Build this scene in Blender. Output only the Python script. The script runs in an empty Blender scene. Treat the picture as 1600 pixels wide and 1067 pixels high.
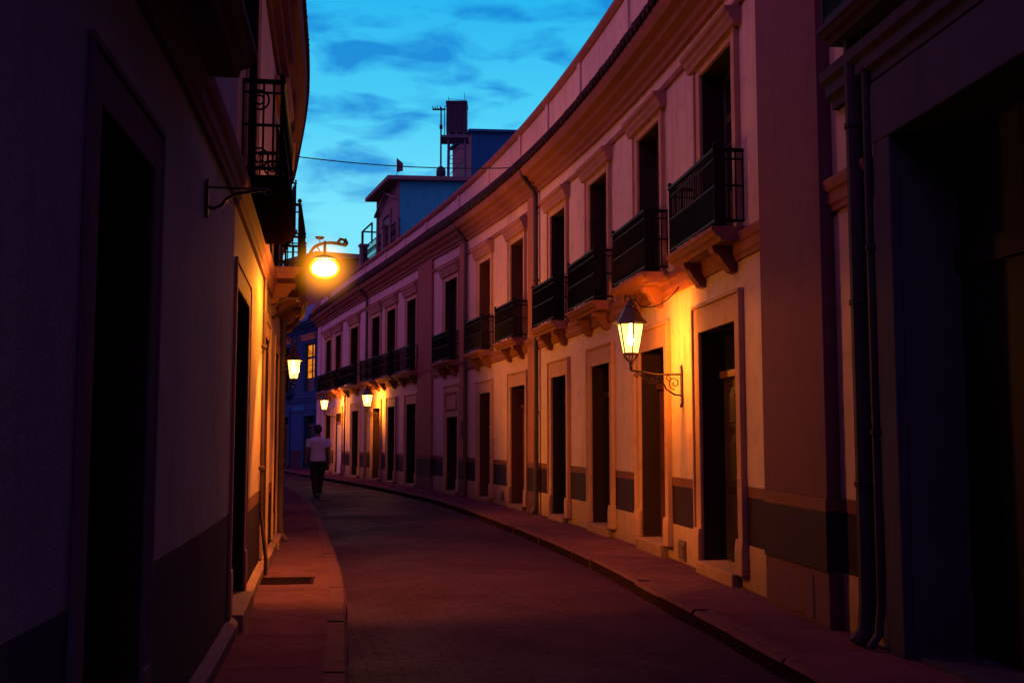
import bpy, bmesh, math, random
from mathutils import Vector, Matrix
random.seed(7)
C = bpy.context.scene.collection
PI = math.pi

# ------------------------------------------------------------------ helpers
class MB:
    """collects shapes, links them as ONE mesh object"""
    def __init__(self):
        self.v = []; self.f = []; self.mi = []; self.cur = 0
    def add(self, vs, fs):
        o = len(self.v)
        self.v += [tuple(p) for p in vs]
        for f in fs:
            self.f.append([i + o for i in f]); self.mi.append(self.cur)
    def box(self, x0, x1, y0, y1, z0, z1, M=None):
        vs = [Vector(p) for p in ((x0,y0,z0),(x1,y0,z0),(x1,y1,z0),(x0,y1,z0),(x0,y0,z1),(x1,y0,z1),(x1,y1,z1),(x0,y1,z1))]
        if M is not None: vs = [M @ p for p in vs]
        self.add(vs, [(0,3,2,1),(4,5,6,7),(0,1,5,4),(1,2,6,5),(2,3,7,6),(3,0,4,7)])
    def tube(self, pts, r, n=8, r2=None, cap=True, closed=False):
        pts = [Vector(p) for p in pts]; L = len(pts); rings = []
        up = Vector((0.13, 0.29, 0.95)).normalized(); prev = None
        for i, p in enumerate(pts):
            if closed: t = pts[(i+1) % L] - pts[i-1]
            else: t = pts[min(i+1, L-1)] - pts[max(i-1, 0)]
            if t.length < 1e-9: t = Vector((0,0,1))
            t.normalize()
            a = prev if prev is not None else (up if abs(t.dot(up)) < .95 else Vector((1,0,0)))
            a = (a - t * a.dot(t))
            if a.length < 1e-6: a = t.orthogonal()
            a.normalize(); b = t.cross(a); prev = a
            rr = r[i] if isinstance(r, (list, tuple)) else (r if r2 is None else r + (r2 - r) * i / max(1, L-1))
            rings.append([p + (a * math.cos(2*PI*k/n) + b * math.sin(2*PI*k/n)) * rr for k in range(n)])
        vs = [q for R in rings for q in R]; fs = []
        for i in range(L if closed else L - 1):
            j = (i + 1) % L
            for k in range(n):
                fs.append((i*n+k, i*n+(k+1) % n, j*n+(k+1) % n, j*n+k))
        if cap and not closed:
            fs.append(tuple(range(n-1, -1, -1))); fs.append(tuple((L-1)*n + k for k in range(n)))
        self.add(vs, fs)
    def lathe(self, prof, cx=0, cy=0, n=16, ang=0.0, sx=1, sy=1):
        vs = []; fs = []; m = len(prof)
        for (r, z) in prof:
            for k in range(n):
                a = 2*PI*k/n + ang
                vs.append((cx + r*sx*math.cos(a), cy + r*sy*math.sin(a), z))
        for i in range(m-1):
            for k in range(n):
                fs.append((i*n+k, i*n+(k+1) % n, (i+1)*n+(k+1) % n, (i+1)*n+k))
        fs.append(tuple(range(n-1, -1, -1))); fs.append(tuple((m-1)*n+k for k in range(n)))
        self.add(vs, fs)
    def prism(self, poly, x0, x1, M=None):
        """poly in (y,z), extruded along x"""
        n = len(poly)
        vs = [Vector((x0, y, z)) for y, z in poly] + [Vector((x1, y, z)) for y, z in poly]
        if M is not None: vs = [M @ p for p in vs]
        fs = [tuple(range(n-1, -1, -1)), tuple(range(n, 2*n))]
        fs += [(i, (i+1) % n, n + (i+1) % n, n + i) for i in range(n)]
        self.add(vs, fs)
    def ring(self, c, u, w, R, r, n=12, m=5):
        c = Vector(c); u = Vector(u).normalized(); w = Vector(w).normalized()
        self.tube([c + u*R*math.cos(2*PI*k/n) + w*R*math.sin(2*PI*k/n) for k in range(n)], r, m, closed=True)
    def build(self, name, mats, parent=None, loc=None, fix=True, smooth=False, bevel=0, label=None):
        """vertices given in world space of the parent's base"""
        me = bpy.data.meshes.new(name)
        off = Vector(parent['_w']) if (parent is not None and '_w' in parent) else Vector(loc or (0,0,0))
        me.from_pydata([Vector(p) - off for p in self.v], [], self.f)
        if not isinstance(mats, (list, tuple)): mats = [mats]
        for m in mats: me.materials.append(m)
        for p, i in zip(me.polygons, self.mi): p.material_index = i
        if fix:
            bm = bmesh.new(); bm.from_mesh(me); bmesh.ops.recalc_face_normals(bm, faces=bm.faces); bm.to_mesh(me); bm.free()
        if smooth:
            for p in me.polygons: p.use_smooth = True
        me.update()
        o = bpy.data.objects.new(name, me); C.objects.link(o)
        if parent is not None:
            o.parent = parent
            o['_w'] = tuple(off)            # children of a part share its origin
        elif loc is not None:
            o.location = loc; o['_w'] = tuple(off)
        if bevel:
            b = o.modifiers.new('bevel', 'BEVEL'); b.width = bevel; b.segments = 2; b.limit_method = 'ANGLE'; b.angle_limit = math.radians(50)
        if label: o['label'] = label
        return o

def empty(name, loc, label, cat, group=None, rotz=0):
    o = bpy.data.objects.new(name, None); C.objects.link(o)
    o.location = loc; o.rotation_euler = (0, 0, rotz); o.empty_display_size = .2
    o['label'] = label; o['category'] = cat
    if group: o['group'] = group
    o['_w'] = tuple(loc) if rotz == 0 else (0, 0, 0)
    return o

def tag(o, label, cat, group=None):
    o['label'] = label; o['category'] = cat
    if group: o['group'] = group
    return o

# ------------------------------------------------------------------ materials
def newmat(name):
    m = bpy.data.materials.new(name); m.use_nodes = True
    nt = m.node_tree; b = nt.nodes['Principled BSDF']
    return m, nt, b
def N(nt, t, **kw):
    n = nt.nodes.new(t)
    for k, v in kw.items(): setattr(n, k, v)
    return n
def ramp(nt, fac, stops):
    r = N(nt, 'ShaderNodeValToRGB'); el = r.color_ramp.elements
    el[0].position, el[0].color = stops[0][0], (*stops[0][1], 1)
    el[1].position, el[1].color = stops[-1][0], (*stops[-1][1], 1)
    for p, c in stops[1:-1]:
        e = el.new(p); e.color = (*c, 1)
    nt.links.new(fac, r.inputs[0]); return r.outputs[0]
def mixc(nt, a, b, fac, mode='MIX'):
    n = N(nt, 'ShaderNodeMix', data_type='RGBA', blend_type=mode)
    for i, x in ((0, fac), (6, a), (7, b)):
        if hasattr(x, 'is_linked') or isinstance(x, bpy.types.NodeSocket): nt.links.new(x, n.inputs[i])
        elif isinstance(x, (int, float)): n.inputs[i].default_value = x
        else: n.inputs[i].default_value = (*x, 1)
    return n.outputs[2]
def noise(nt, vec, scale, detail=4, rough=.55, dist=0):
    n = N(nt, 'ShaderNodeTexNoise'); n.inputs['Scale'].default_value = scale; n.inputs['Detail'].default_value = detail
    n.inputs['Roughness'].default_value = rough; n.inputs['Distortion'].default_value = dist
    if vec is not None: nt.links.new(vec, n.inputs['Vector'])
    return n.outputs[0]
def mapping(nt, scale=(1,1,1), rot=(0,0,0), src='pos'):
    if src == 'pos': v = N(nt, 'ShaderNodeNewGeometry').outputs['Position']
    else: v = N(nt, 'ShaderNodeTexCoord').outputs['Object']
    m = N(nt, 'ShaderNodeMapping'); m.inputs['Scale'].default_value = scale; m.inputs['Rotation'].default_value = rot
    nt.links.new(v, m.inputs['Vector']); return m.outputs[0]
def bump(nt, b, h, strength=.3, dist=.02):
    n = N(nt, 'ShaderNodeBump'); n.inputs['Strength'].default_value = strength; n.inputs['Distance'].default_value = dist
    nt.links.new(h, n.inputs['Height']); nt.links.new(n.outputs[0], b.inputs['Normal'])

def plaster(name, col, dirt=.5, rough=.9, low=(0.35, 1.2), spec=.12):
    m, nt, b = newmat(name)
    p = mapping(nt)
    big = noise(nt, p, .9, 5, .6, .4)
    mid = noise(nt, p, 5, 5, .65)
    stre = noise(nt, mapping(nt, (7, 7, .35)), 1.0, 5, .65, .3)
    c = Vector(col)
    base = mixc(nt, tuple(c*.78), tuple(c*1.12), big)
    base = mixc(nt, base, tuple(c*Vector((.62,.55,.5))), ramp(nt, mid, [(.52,(0,0,0)),(.75,(.45*dirt*2,)*3)]))
    base = mixc(nt, base, tuple(c*Vector((.5,.44,.42))), ramp(nt, stre, [(.50,(0,0,0)),(.78,(.7*dirt,)*3)]))
    # rising damp near the pavement
    sep = N(nt, 'ShaderNodeSeparateXYZ'); nt.links.new(N(nt, 'ShaderNodeNewGeometry').outputs['Position'], sep.inputs[0])
    ad = N(nt, 'ShaderNodeMath', operation='MULTIPLY_ADD'); nt.links.new(mid, ad.inputs[0]); ad.inputs[1].default_value = .7; nt.links.new(sep.outputs[2], ad.inputs[2])
    dampf = ramp(nt, ad.outputs[0], [(low[0], (.75*dirt*1.3,)*3), (low[1] if low[1] < 1 else .95, (0,0,0))])
    base = mixc(nt, base, tuple(c*Vector((.36,.32,.32))), dampf)
    nt.links.new(base, b.inputs['Base Color'])
    b.inputs['Roughness'].default_value = rough; b.inputs['Specular IOR Level'].default_value = spec
    fine = noise(nt, p, 60, 4, .7)
    mx = N(nt, 'ShaderNodeMath', operation='MULTIPLY_ADD'); nt.links.new(mid, mx.inputs[0]); mx.inputs[1].default_value = 1.6; nt.links.new(fine, mx.inputs[2])
    bump(nt, b, mx.outputs[0], .35, .012)
    return m
def flat(name, col, rough=.6, metal=0, var=.3, sc=12, bmp=.1, spec=.4):
    m, nt, b = newmat(name); p = mapping(nt)
    n = noise(nt, p, sc, 5, .65); c = Vector(col)
    nt.links.new(mixc(nt, tuple(c*(1-var)), tuple(c*(1+var)), n), b.inputs['Base Color'])
    b.inputs['Roughness'].default_value = rough; b.inputs['Metallic'].default_value = metal
    b.inputs['Specular IOR Level'].default_value = spec
    if bmp: bump(nt, b, noise(nt, p, sc*4, 3, .6), bmp, .01)
    return m
def emit(name, col, s, trans=0.0):
    m = bpy.data.materials.new(name); m.use_nodes = True; nt = m.node_tree; nt.nodes.clear()
    o = N(nt, 'ShaderNodeOutputMaterial'); e = N(nt, 'ShaderNodeEmission'); e.inputs[0].default_value = (*col, 1); e.inputs[1].default_value = s
    if trans:
        t = N(nt, 'ShaderNodeBsdfTransparent'); t.inputs[0].default_value = (trans, trans, trans, 1)
        a = N(nt, 'ShaderNodeAddShader'); nt.links.new(e.outputs[0], a.inputs[0]); nt.links.new(t.outputs[0], a.inputs[1]); nt.links.new(a.outputs[0], o.inputs[0])
    else: nt.links.new(e.outputs[0], o.inputs[0])
    return m

M = {}
M['pink'] = plaster('pink plaster', (.50, .355, .33), .75)
M['ochre'] = plaster('ochre pink plaster', (.50, .33, .28), .75)
M['mauve'] = plaster('mauve plaster', (.47, .325, .325), .75)
M['rose'] = plaster('rose plaster', (.47, .31, .335), .75)
M['lilac'] = plaster('lilac plaster', (.47, .32, .375), .75)
M['brown'] = plaster('brown pilaster plaster', (.30, .125, .075), .5)
M['brown_dark'] = plaster('dark brown plaster', (.125, .050, .085), .5)
M['brown_mid'] = plaster('red brown plaster', (.24, .095, .085), .5)
M['trim'] = plaster('trim plaster', (.41, .235, .165), .6)
M['cornice'] = plaster('cornice plaster', (.225, .088, .078), .6)
M['hood'] = plaster('window hood plaster', (.29, .14, .13), .6)
M['dado'] = plaster('slate dado paint', (.026, .010, .028), .4, .8)
M['dadotop'] = plaster('brown dado band', (.16, .066, .055), .5)
M['dadoleft'] = plaster('shade tinted left dado', (.075, .072, .10), .4, spec=0)  # same foreground shade carried into the dado colour
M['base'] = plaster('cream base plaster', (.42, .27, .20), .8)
M['leftwall'] = plaster('shade tinted left plaster', (.23, .24, .32), .6, spec=0)  # dimness of the unlit left foreground is put into this wall colour
M['leftwall2'] = plaster('cream plaster', (.46, .30, .22))
M['darkwall'] = plaster('shade tinted stone wall', (.072, .066, .105), .5, spec=0)  # darkening of the right foreground is put into this wall colour
M['darkstone'] = plaster('shade tinted portal stone', (.062, .060, .105), .5, spec=0)  # portal trim toned down with the same foreground darkening
M['bluewall'] = plaster('blue plaster', (.022, .36, .46), .7, low=(.1, .3))
M['navy'] = plaster('navy plaster', (.008, .13, .27), .7, low=(.1, .3))
M['purplewall'] = plaster('purple plaster', (.16, .11, .15), .7, low=(.1, .3))
M['endblue'] = plaster('end house blue plaster', (.012, .055, .17), .7)
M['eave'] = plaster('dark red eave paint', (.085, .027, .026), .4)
M['slabshade'] = plaster('shade dark slab', (.011, .004, .007), .4, spec=0)  # missing lamp light on the slab is put into this near-black colour
M['lefttrim'] = plaster('shade tinted left trim', (.13, .10, .15), .4, spec=0)  # same foreground shade carried into the trim colour
M['reveal'] = plaster('dark opening reveal', (.024, .012, .018), .3)  # opening sides darker than the wall face
M['revealred'] = plaster('red brown opening reveal', (.085, .030, .030), .3)  # redder opening sides for the ochre pink house
M['plinth'] = plaster('plinth stone', (.34, .20, .14), .8)
M['wood'] = flat('dark door wood', (.018, .010, .010), .55, var=.45, sc=6)
M['gatewood'] = flat('gate wood', (.006, .005, .008), .7, var=.4, sc=6, spec=.15)
M['woodred'] = flat('red brown door wood', (.10, .032, .028), .5, var=.4, sc=6)
M['shutter'] = flat('shutter paint', (.035, .022, .028), .55, var=.35)
M['pale'] = flat('pale violet door paint', (.38, .31, .40), .6, var=.15)
M['iron'] = flat('black wrought iron', (.004, .0025, .005), .6, 0, var=.4, sc=30, spec=.1)
M['lampiron'] = flat('lamp iron', (.030, .016, .012), .5, 0, var=.4, sc=30)
M['pipe'] = flat('painted downpipe', (.055, .030, .034), .5, var=.4)
M['pipeblue'] = flat('dark downpipe', (.035, .026, .045), .7, var=.4, spec=.1)
M['tank'] = flat('tank plastic', (.003, .009, .035), .6, var=.3)
M['steel'] = flat('galvanised steel', (.05, .07, .12), .5, var=.3)
M['concrete'] = flat('roof concrete', (.12, .10, .12), .9, var=.3, sc=3)
M['cable'] = flat('cable rubber', (.008, .008, .010), .6, bmp=0)
M['flagcloth'] = flat('flag cloth', (.08, .03, .10), .8)
M['vent'] = flat('vent iron', (.10, .05, .035), .7)
M['drain'] = flat('drain cover iron', (.022, .010, .011), .95, var=.5, sc=40, spec=.02)

def glass(name):
    m, nt, b = newmat(name)
    b.inputs['Base Color'].default_value = (.012, .012, .020, 1); b.inputs['Roughness'].default_value = .12
    b.inputs['Specular IOR Level'].default_value = .6
    bump(nt, b, noise(nt, mapping(nt), 3, 2), .05, .02); return m
M['glass'] = glass('window glass')
M['lampglass'] = emit('lantern glass', (1, .56, .13), 1.9, .88)
M['lampbulb'] = emit('lantern bulb', (1, .70, .28), 60)
M['sodium'] = emit('sodium bulb', (1, .78, .30), 30)
M['sodiumbowl'] = emit('sodium bowl', (1, .36, .012), .75, .90)
M['roomlight'] = None

def tile_mat():
    m, nt, b = newmat('clay roof tile'); p = mapping(nt)
    n = noise(nt, p, 4, 5, .7)
    nt.links.new(ramp(nt, n, [(.3, (.018,.012,.013)), (.7, (.055,.028,.026))]), b.inputs['Base Color'])
    b.inputs['Roughness'].default_value = .95; b.inputs['Specular IOR Level'].default_value = .1
    bump(nt, b, noise(nt, p, 25, 4, .7), .5, .02); return m
M['tile'] = tile_mat()
M['bluetile'] = flat('blue roof tile', (.06, .16, .34), .8, var=.5, sc=9)  # blue base colour for the end house roof

def road_mat():
    m, nt, b = newmat('road setts')
    p = mapping(nt, (1, 1, 1), (0, 0, math.radians(-12)))
    wv = N(nt, 'ShaderNodeVectorMath', operation='ADD'); nt.links.new(p, wv.inputs[0])
    nz = N(nt, 'ShaderNodeTexNoise'); nz.inputs['Scale'].default_value = 2.2; nt.links.new(p, nz.inputs['Vector'])
    sc = N(nt, 'ShaderNodeVectorMath', operation='SCALE'); nt.links.new(nz.outputs['Color'], sc.inputs[0]); sc.inputs['Scale'].default_value = .09
    nt.links.new(sc.outputs[0], wv.inputs[1])
    br = N(nt, 'ShaderNodeTexBrick'); nt.links.new(wv.outputs[0], br.inputs['Vector'])
    br.inputs['Scale'].default_value = 1.0; br.inputs['Brick Width'].default_value = .21; br.inputs['Row Height'].default_value = .115
    br.inputs['Mortar Size'].default_value = .012; br.inputs['Mortar Smooth'].default_value = .6; br.offset = .5
    br.inputs['Color1'].default_value = (.042, .0125, .040, 1); br.inputs['Color2'].default_value = (.036, .0112, .036, 1); br.inputs['Mortar'].default_value = (.022, .009, .022, 1)
    big = noise(nt, p, .55, 5, .65, .5)
    col = mixc(nt, br.outputs['Color'], (.016, .007, .022), ramp(nt, big, [(.45, (0,0,0)), (.75, (.75,)*3)]))
    col = mixc(nt, col, (.056, .017, .045), ramp(nt, noise(nt, p, 6, 5, .7), [(.55, (0,0,0)), (.8, (.5,)*3)]))
    nt.links.new(col, b.inputs['Base Color'])
    rr = ramp(nt, big, [(.35, (.62,)*3), (.7, (.9,)*3)]); nt.links.new(rr, b.inputs['Roughness'])
    b.inputs['Specular IOR Level'].default_value = .02
    h = N(nt, 'ShaderNodeMath', operation='MULTIPLY_ADD'); nt.links.new(br.outputs['Fac'], h.inputs[0]); h.inputs[1].default_value = -1.0
    nt.links.new(noise(nt, p, 18, 4, .6), h.inputs[2]); bump(nt, b, h.outputs[0], .45, .014)
    return m
M['road'] = road_mat()
def pave_mat():
    m, nt, b = newmat('pavement concrete'); p = mapping(nt, (1,1,1), (0,0,math.radians(-9)))
    br = N(nt, 'ShaderNodeTexBrick'); nt.links.new(p, br.inputs['Vector'])
    br.inputs['Scale'].default_value = 1; br.inputs['Brick Width'].default_value = 30; br.inputs['Row Height'].default_value = 1.15
    br.inputs['Mortar Size'].default_value = .008; br.inputs['Mortar Smooth'].default_value = .4
    br.inputs['Color1'].default_value = (.112, .044, .064, 1); br.inputs['Color2'].default_value = (.092, .037, .054, 1); br.inputs['Mortar'].default_value = (.022, .013, .013, 1)
    big = noise(nt, p, 1.3, 6, .68, .6)
    col = mixc(nt, br.outputs['Color'], (.050, .022, .036), ramp(nt, big, [(.45, (0,0,0)), (.72, (.8,)*3)]))
    col = mixc(nt, col, (.17, .066, .09), ramp(nt, noise(nt, p, 9, 5, .75), [(.55, (0,0,0)), (.85, (.6,)*3)]))
    nt.links.new(col, b.inputs['Base Color']); b.inputs['Roughness'].default_value = .9; b.inputs['Specular IOR Level'].default_value = 0
    h = N(nt, 'ShaderNodeMath', operation='MULTIPLY_ADD'); nt.links.new(br.outputs['Fac'], h.inputs[0]); h.inputs[1].default_value = -1.2
    nt.links.new(noise(nt, p, 30, 5, .7), h.inputs[2]); bump(nt, b, h.outputs[0], .45, .012)
    return m
M['pave'] = pave_mat()
M['kerb'] = flat('kerb stone', (.085, .034, .05), .9, var=.35, sc=7, bmp=.4, spec=.02)
M['kerbshade'] = flat('kerb front shade', (.018, .008, .011), .95, var=.4, sc=7, bmp=.3, spec=0)  # shade on the road-facing side is put into this dark colour
M['ground'] = flat('bare ground', (.05, .04, .04), .95, var=.3, sc=2)

# ------------------------------------------------------------------ street plan
PC = [2.52649873e-06, -1.79345535e-04, -1.43789277e-03, -2.87801743e-02, 2.79524114e+00]
def XR(Y):
    if Y < 10: return XR(10) + .115*(10-Y)
    if Y > 50: return XR(50) - .58*(Y-50)
    if Y > 44: return XR(44) - .335*(Y-44)
    return sum(c*Y**(4-i) for i, c in enumerate(PC))
def table(pts):
    def f(Y):
        if Y <= pts[0][0]: a, b = pts[0], pts[1]
        elif Y >= pts[-1][0]: a, b = pts[-2], pts[-1]
        else:
            for a, b in zip(pts, pts[1:]):
                if a[0] <= Y <= b[0]: break
        return a[1] + (b[1]-a[1])*(Y-a[0])/(b[0]-a[0])
    def g(Y, w=1.2):  # smoothed
        return sum(f(Y + w*k/4) for k in range(-4, 5)) / 9
    return g
XL = table([(-12, .33), (2.8, -1.30), (4.4, -1.48), (7, -1.87), (9.7, -2.33), (12, -2.735), (14.9, -3.195), (16.7, -3.56), (21.7, -4.78), (25, -5.8), (30, -7.5), (36, -9.7), (45, -13.4), (62, -21)])
KL = table([(-12, 1.9), (6.9, -1.01), (8.6, -1.28), (10.7, -1.60), (15.9, -2.63), (22.9, -4.07), (29.35, -5.68), (36.3, -7.7), (46, -11.2), (62, -18.2)])
KW = table([(-12, .85), (8, .85), (13, .97), (19, 1.1), (25, 1.0), (32, .98), (40, 1.05), (47, 1.3), (62, 1.6)])
def KR(Y): return XR(Y) - KW(Y)

class Curve:
    """wall line; P(s,d,z): s along the street (0 at Y0), d out toward the street"""
    def __init__(self, X, side, Y0):
        self.side = side; n = 1600; self.y = [-12 + 76*i/n for i in range(n+1)]
        self.x = [X(y) for y in self.y]; S = [0]
        for i in range(n): S.append(S[-1] + math.hypot(self.x[i+1]-self.x[i], self.y[i+1]-self.y[i]))
        k = min(range(n+1), key=lambda i: abs(self.y[i]-Y0)); self.S = [s - S[k] for s in S]; self.n = n
    def s_of_Y(self, Y):
        t = (Y+12)/76*self.n; i = max(0, min(self.n-1, int(t))); return self.S[i] + (self.S[i+1]-self.S[i])*(t-i)
    def frame(self, s):
        lo, hi = 0, self.n
        while hi - lo > 1:
            m = (lo+hi)//2
            if self.S[m] <= s: lo = m
            else: hi = m
        t = (s - self.S[lo])/(self.S[lo+1]-self.S[lo])
        x = self.x[lo] + t*(self.x[lo+1]-self.x[lo]); y = self.y[lo] + t*(self.y[lo+1]-self.y[lo])
        a, b = max(0, lo-8), min(self.n, lo+9)
        tx, ty = self.x[b]-self.x[a], self.y[b]-self.y[a]; l = math.hypot(tx, ty); tx /= l; ty /= l
        nx, ny = (-ty, tx) if self.side > 0 else (ty, -tx)
        return x, y, tx, ty, nx, ny
    def warp(self, s, z): return z
    def P(self, s, d, z):
        x, y, tx, ty, nx, ny = self.frame(s)
        return Vector((x + nx*d, y + ny*d, self.warp(s, z)))
    def ang(self, s):
        f = self.frame(s); return math.atan2(f[5], f[4])
class RCurve(Curve):
    def warp(self, s, z):
        # the eaves climb a little along the row while the parapet coping stays level
        if z <= 4.3 or z >= 7.75: return z
        if z < 5.5: k = .014*(z-4.3)/1.2
        elif z < 6.15: k = .014 + .016*(z-5.5)/.65
        elif z < 7.1: k = .030
        else: k = .030*(7.75-z)/.65
        return z + k*(max(-3, min(s, 21))-9)
RC = RCurve(XR, 1, 10.0)
LC = Curve(XL, -1, 0.0)

def cuts(s0, s1, step=.6):
    n = max(1, int(math.ceil((s1-s0)/step))); return [s0 + (s1-s0)*i/n for i in range(n+1)]
def fbox(mb, cv, s0, s1, d0, d1, z0, z1, step=.6):
    """box that follows the facade"""
    prof = [(d0, z0), (d1, z0), (d1, z1), (d0, z1)]; fsweep(mb, cv, s0, s1, prof, step)
def fsweep(mb, cv, s0, s1, prof, step=.6):
    ss = cuts(s0, s1, step); n = len(prof); vs = []; fs = []
    for s in ss:
        for d, z in prof: vs.append(cv.P(s, d, z))
    for i in range(len(ss)-1):
        for k in range(n):
            fs.append((i*n+k, i*n+(k+1) % n, (i+1)*n+(k+1) % n, (i+1)*n+k))
    fs.append(tuple(range(n-1, -1, -1))); fs.append(tuple((len(ss)-1)*n+k for k in range(n)))
    mb.add(vs, fs)

def wall_mesh(cv, s0, s1, z0, z1, ops, bands, depth=7, reveal=.30, revmat=None):
    """front sheet with real openings and reveals, sides, back; bands = [(ztop, matindex)]"""
    mb = MB()
    sb = set(cuts(s0, s1, .7)); zb = {z0, z1}
    for a, b, c, d in ops: sb |= {a, b}; zb |= {c, d}
    for zt, _ in bands[:-1]: zb.add(zt)
    z = z0
    while z < z1: zb.add(round(z, 3)); z += .9
    sb = sorted(sb); zb = sorted(zb)
    s2 = [sb[0]]
    for s in sb[1:]:
        if s - s2[-1] > 1e-4: s2.append(s)
    z2 = [zb[0]]
    for z in zb[1:]:
        if z - z2[-1] > 1e-4: z2.append(z)
    def bmat(zc):
        for zt, i in bands:
            if zc < zt: return i
        return bands[-1][1]
    idx = {}; vs = []
    for i, s in enumerate(s2):
        for j, z in enumerate(z2):
            idx[i, j] = len(vs); vs.append(cv.P(s, 0, z))
    base = len(mb.v); mb.v += [tuple(v) for v in vs]
    for i in range(len(s2)-1):
        for j in range(len(z2)-1):
            sc, zc = (s2[i]+s2[i+1])/2, (z2[j]+z2[j+1])/2
            if any(a < sc < b and c < zc < d for a, b, c, d in ops): continue
            mb.f.append([base+idx[i, j], base+idx[i+1, j], base+idx[i+1, j+1], base+idx[i, j+1]]); mb.mi.append(bmat(zc))
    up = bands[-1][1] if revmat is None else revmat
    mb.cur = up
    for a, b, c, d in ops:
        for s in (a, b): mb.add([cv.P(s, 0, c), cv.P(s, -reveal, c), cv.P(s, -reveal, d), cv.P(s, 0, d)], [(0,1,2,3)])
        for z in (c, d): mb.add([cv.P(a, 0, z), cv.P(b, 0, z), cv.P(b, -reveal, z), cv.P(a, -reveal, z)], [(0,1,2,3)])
    for s in (s0+.002, s1-.002):
        mb.add([cv.P(s, 0, z0), cv.P(s, -depth, z0), cv.P(s, -depth, z1), cv.P(s, 0, z1)], [(0,1,2,3)])
    ss = cuts(s0, s1, 1.5)
    for a, b in zip(ss, ss[1:]):
        mb.add([cv.P(a, -depth, z0), cv.P(b, -depth, z0), cv.P(b, -depth, z1), cv.P(a, -depth, z1)], [(0,1,2,3)])
    return mb

# ------------------------------------------------------------------ facade parts
def surround(cv, a, b, z0, z1, w=.17, lw=.26, foot=True, mat=None, parent=None, name='surround'):
    mb = MB(); q = .38 if cv.side < 0 else 1.0   # the left doorcases are flatter
    for sgn, e in ((-1, a), (1, b)):
        i, o = e, e + sgn*w
        lo, hi = min(i, o), max(i, o)
        fbox(mb, cv, lo, hi, .0, .036*q, z0, z1 + lw)
        oo = o + sgn*.035
        fbox(mb, cv, min(o, oo), max(o, oo), .0, .058*q, z0, z1 + lw)
        if foot:
            f0, f1 = (lo - .045, hi - .0) if sgn < 0 else (lo + .0, hi + .045)
            fsweep(mb, cv, f0, f1, [(.0, z0), (.072*q, z0), (.072*q, z0+.24), (.060*q, z0+.33), (.0, z0+.33)])
    fbox(mb, cv, a, b, .0, .035*q, z1, z1 + lw)
    fbox(mb, cv, a - w - .035, b + w + .035, .0, .061*q, z1 + lw, z1 + lw + .035)
    return mb.build(name, mat, parent, bevel=.006)

def door(cv, bld, a, b, z1=2.6, z0=.20, mat=None, trim=None, depth=.24, transom=2.18, detail=True, label=None, stepmat=None, w=.17, lw=.26, panel_above=None):
    """door leaf (part) > surround, step, transom, pane, handle"""
    mb = MB(); m = (a+b)/2; zt = transom - .03
    for x0, x1 in ((a-.02, m-.006), (m+.006, b+.02)):
        fbox(mb, cv, x0, x1, -depth-.06, -depth, z0-.02, zt)
        if detail:
            wd = x1-x0
            for p0, p1 in ((.08, .36), (.40, .68), (.72, .94)):
                za, zb_ = z0+(zt-z0)*p0, z0+(zt-z0)*p1
                fbox(mb, cv, x0+.09, x1-.09, -depth, -depth+.022, za, zb_)
                fbox(mb, cv, x0+.15, x1-.15, -depth+.022, -depth+.034, za+.06, zb_-.06)
    d = mb.build('door', mat or M['wood'], bld, bevel=.006 if detail else 0, label=label)
    surround(cv, a, b, z0, z1, w, lw, True, trim or M['trim'], d)
    t = MB(); fbox(t, cv, a-.01, b+.01, -depth-.05, -depth+.045, zt, zt+.075)
    fbox(t, cv, m-.02, m+.02, -depth-.05, -depth+.02, zt+.075, z1+.01)
    t.build('transom', M['woodred'], d, bevel=.005)
    g = MB(); fbox(g, cv, a-.01, b+.01, -depth-.045, -depth-.02, zt+.075, z1+.02); g.build('pane', M['glass'], d)
    st = MB(); fbox(st, cv, a+.002, b-.002, -.30, .10, .10, z0); st.build('step', stepmat or M['plinth'], d, bevel=.012)
    if detail:
        h = MB(); p = cv.P(m+.06, -depth+.05, 1.1); h.lathe([(.0, p.z-.03), (.022, p.z-.02), (.03, p.z), (.022, p.z+.02), (.0, p.z+.03)], p.x, p.y, 10)
        h.build('handle', M['lampiron'], d, smooth=True)
    return d

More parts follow.
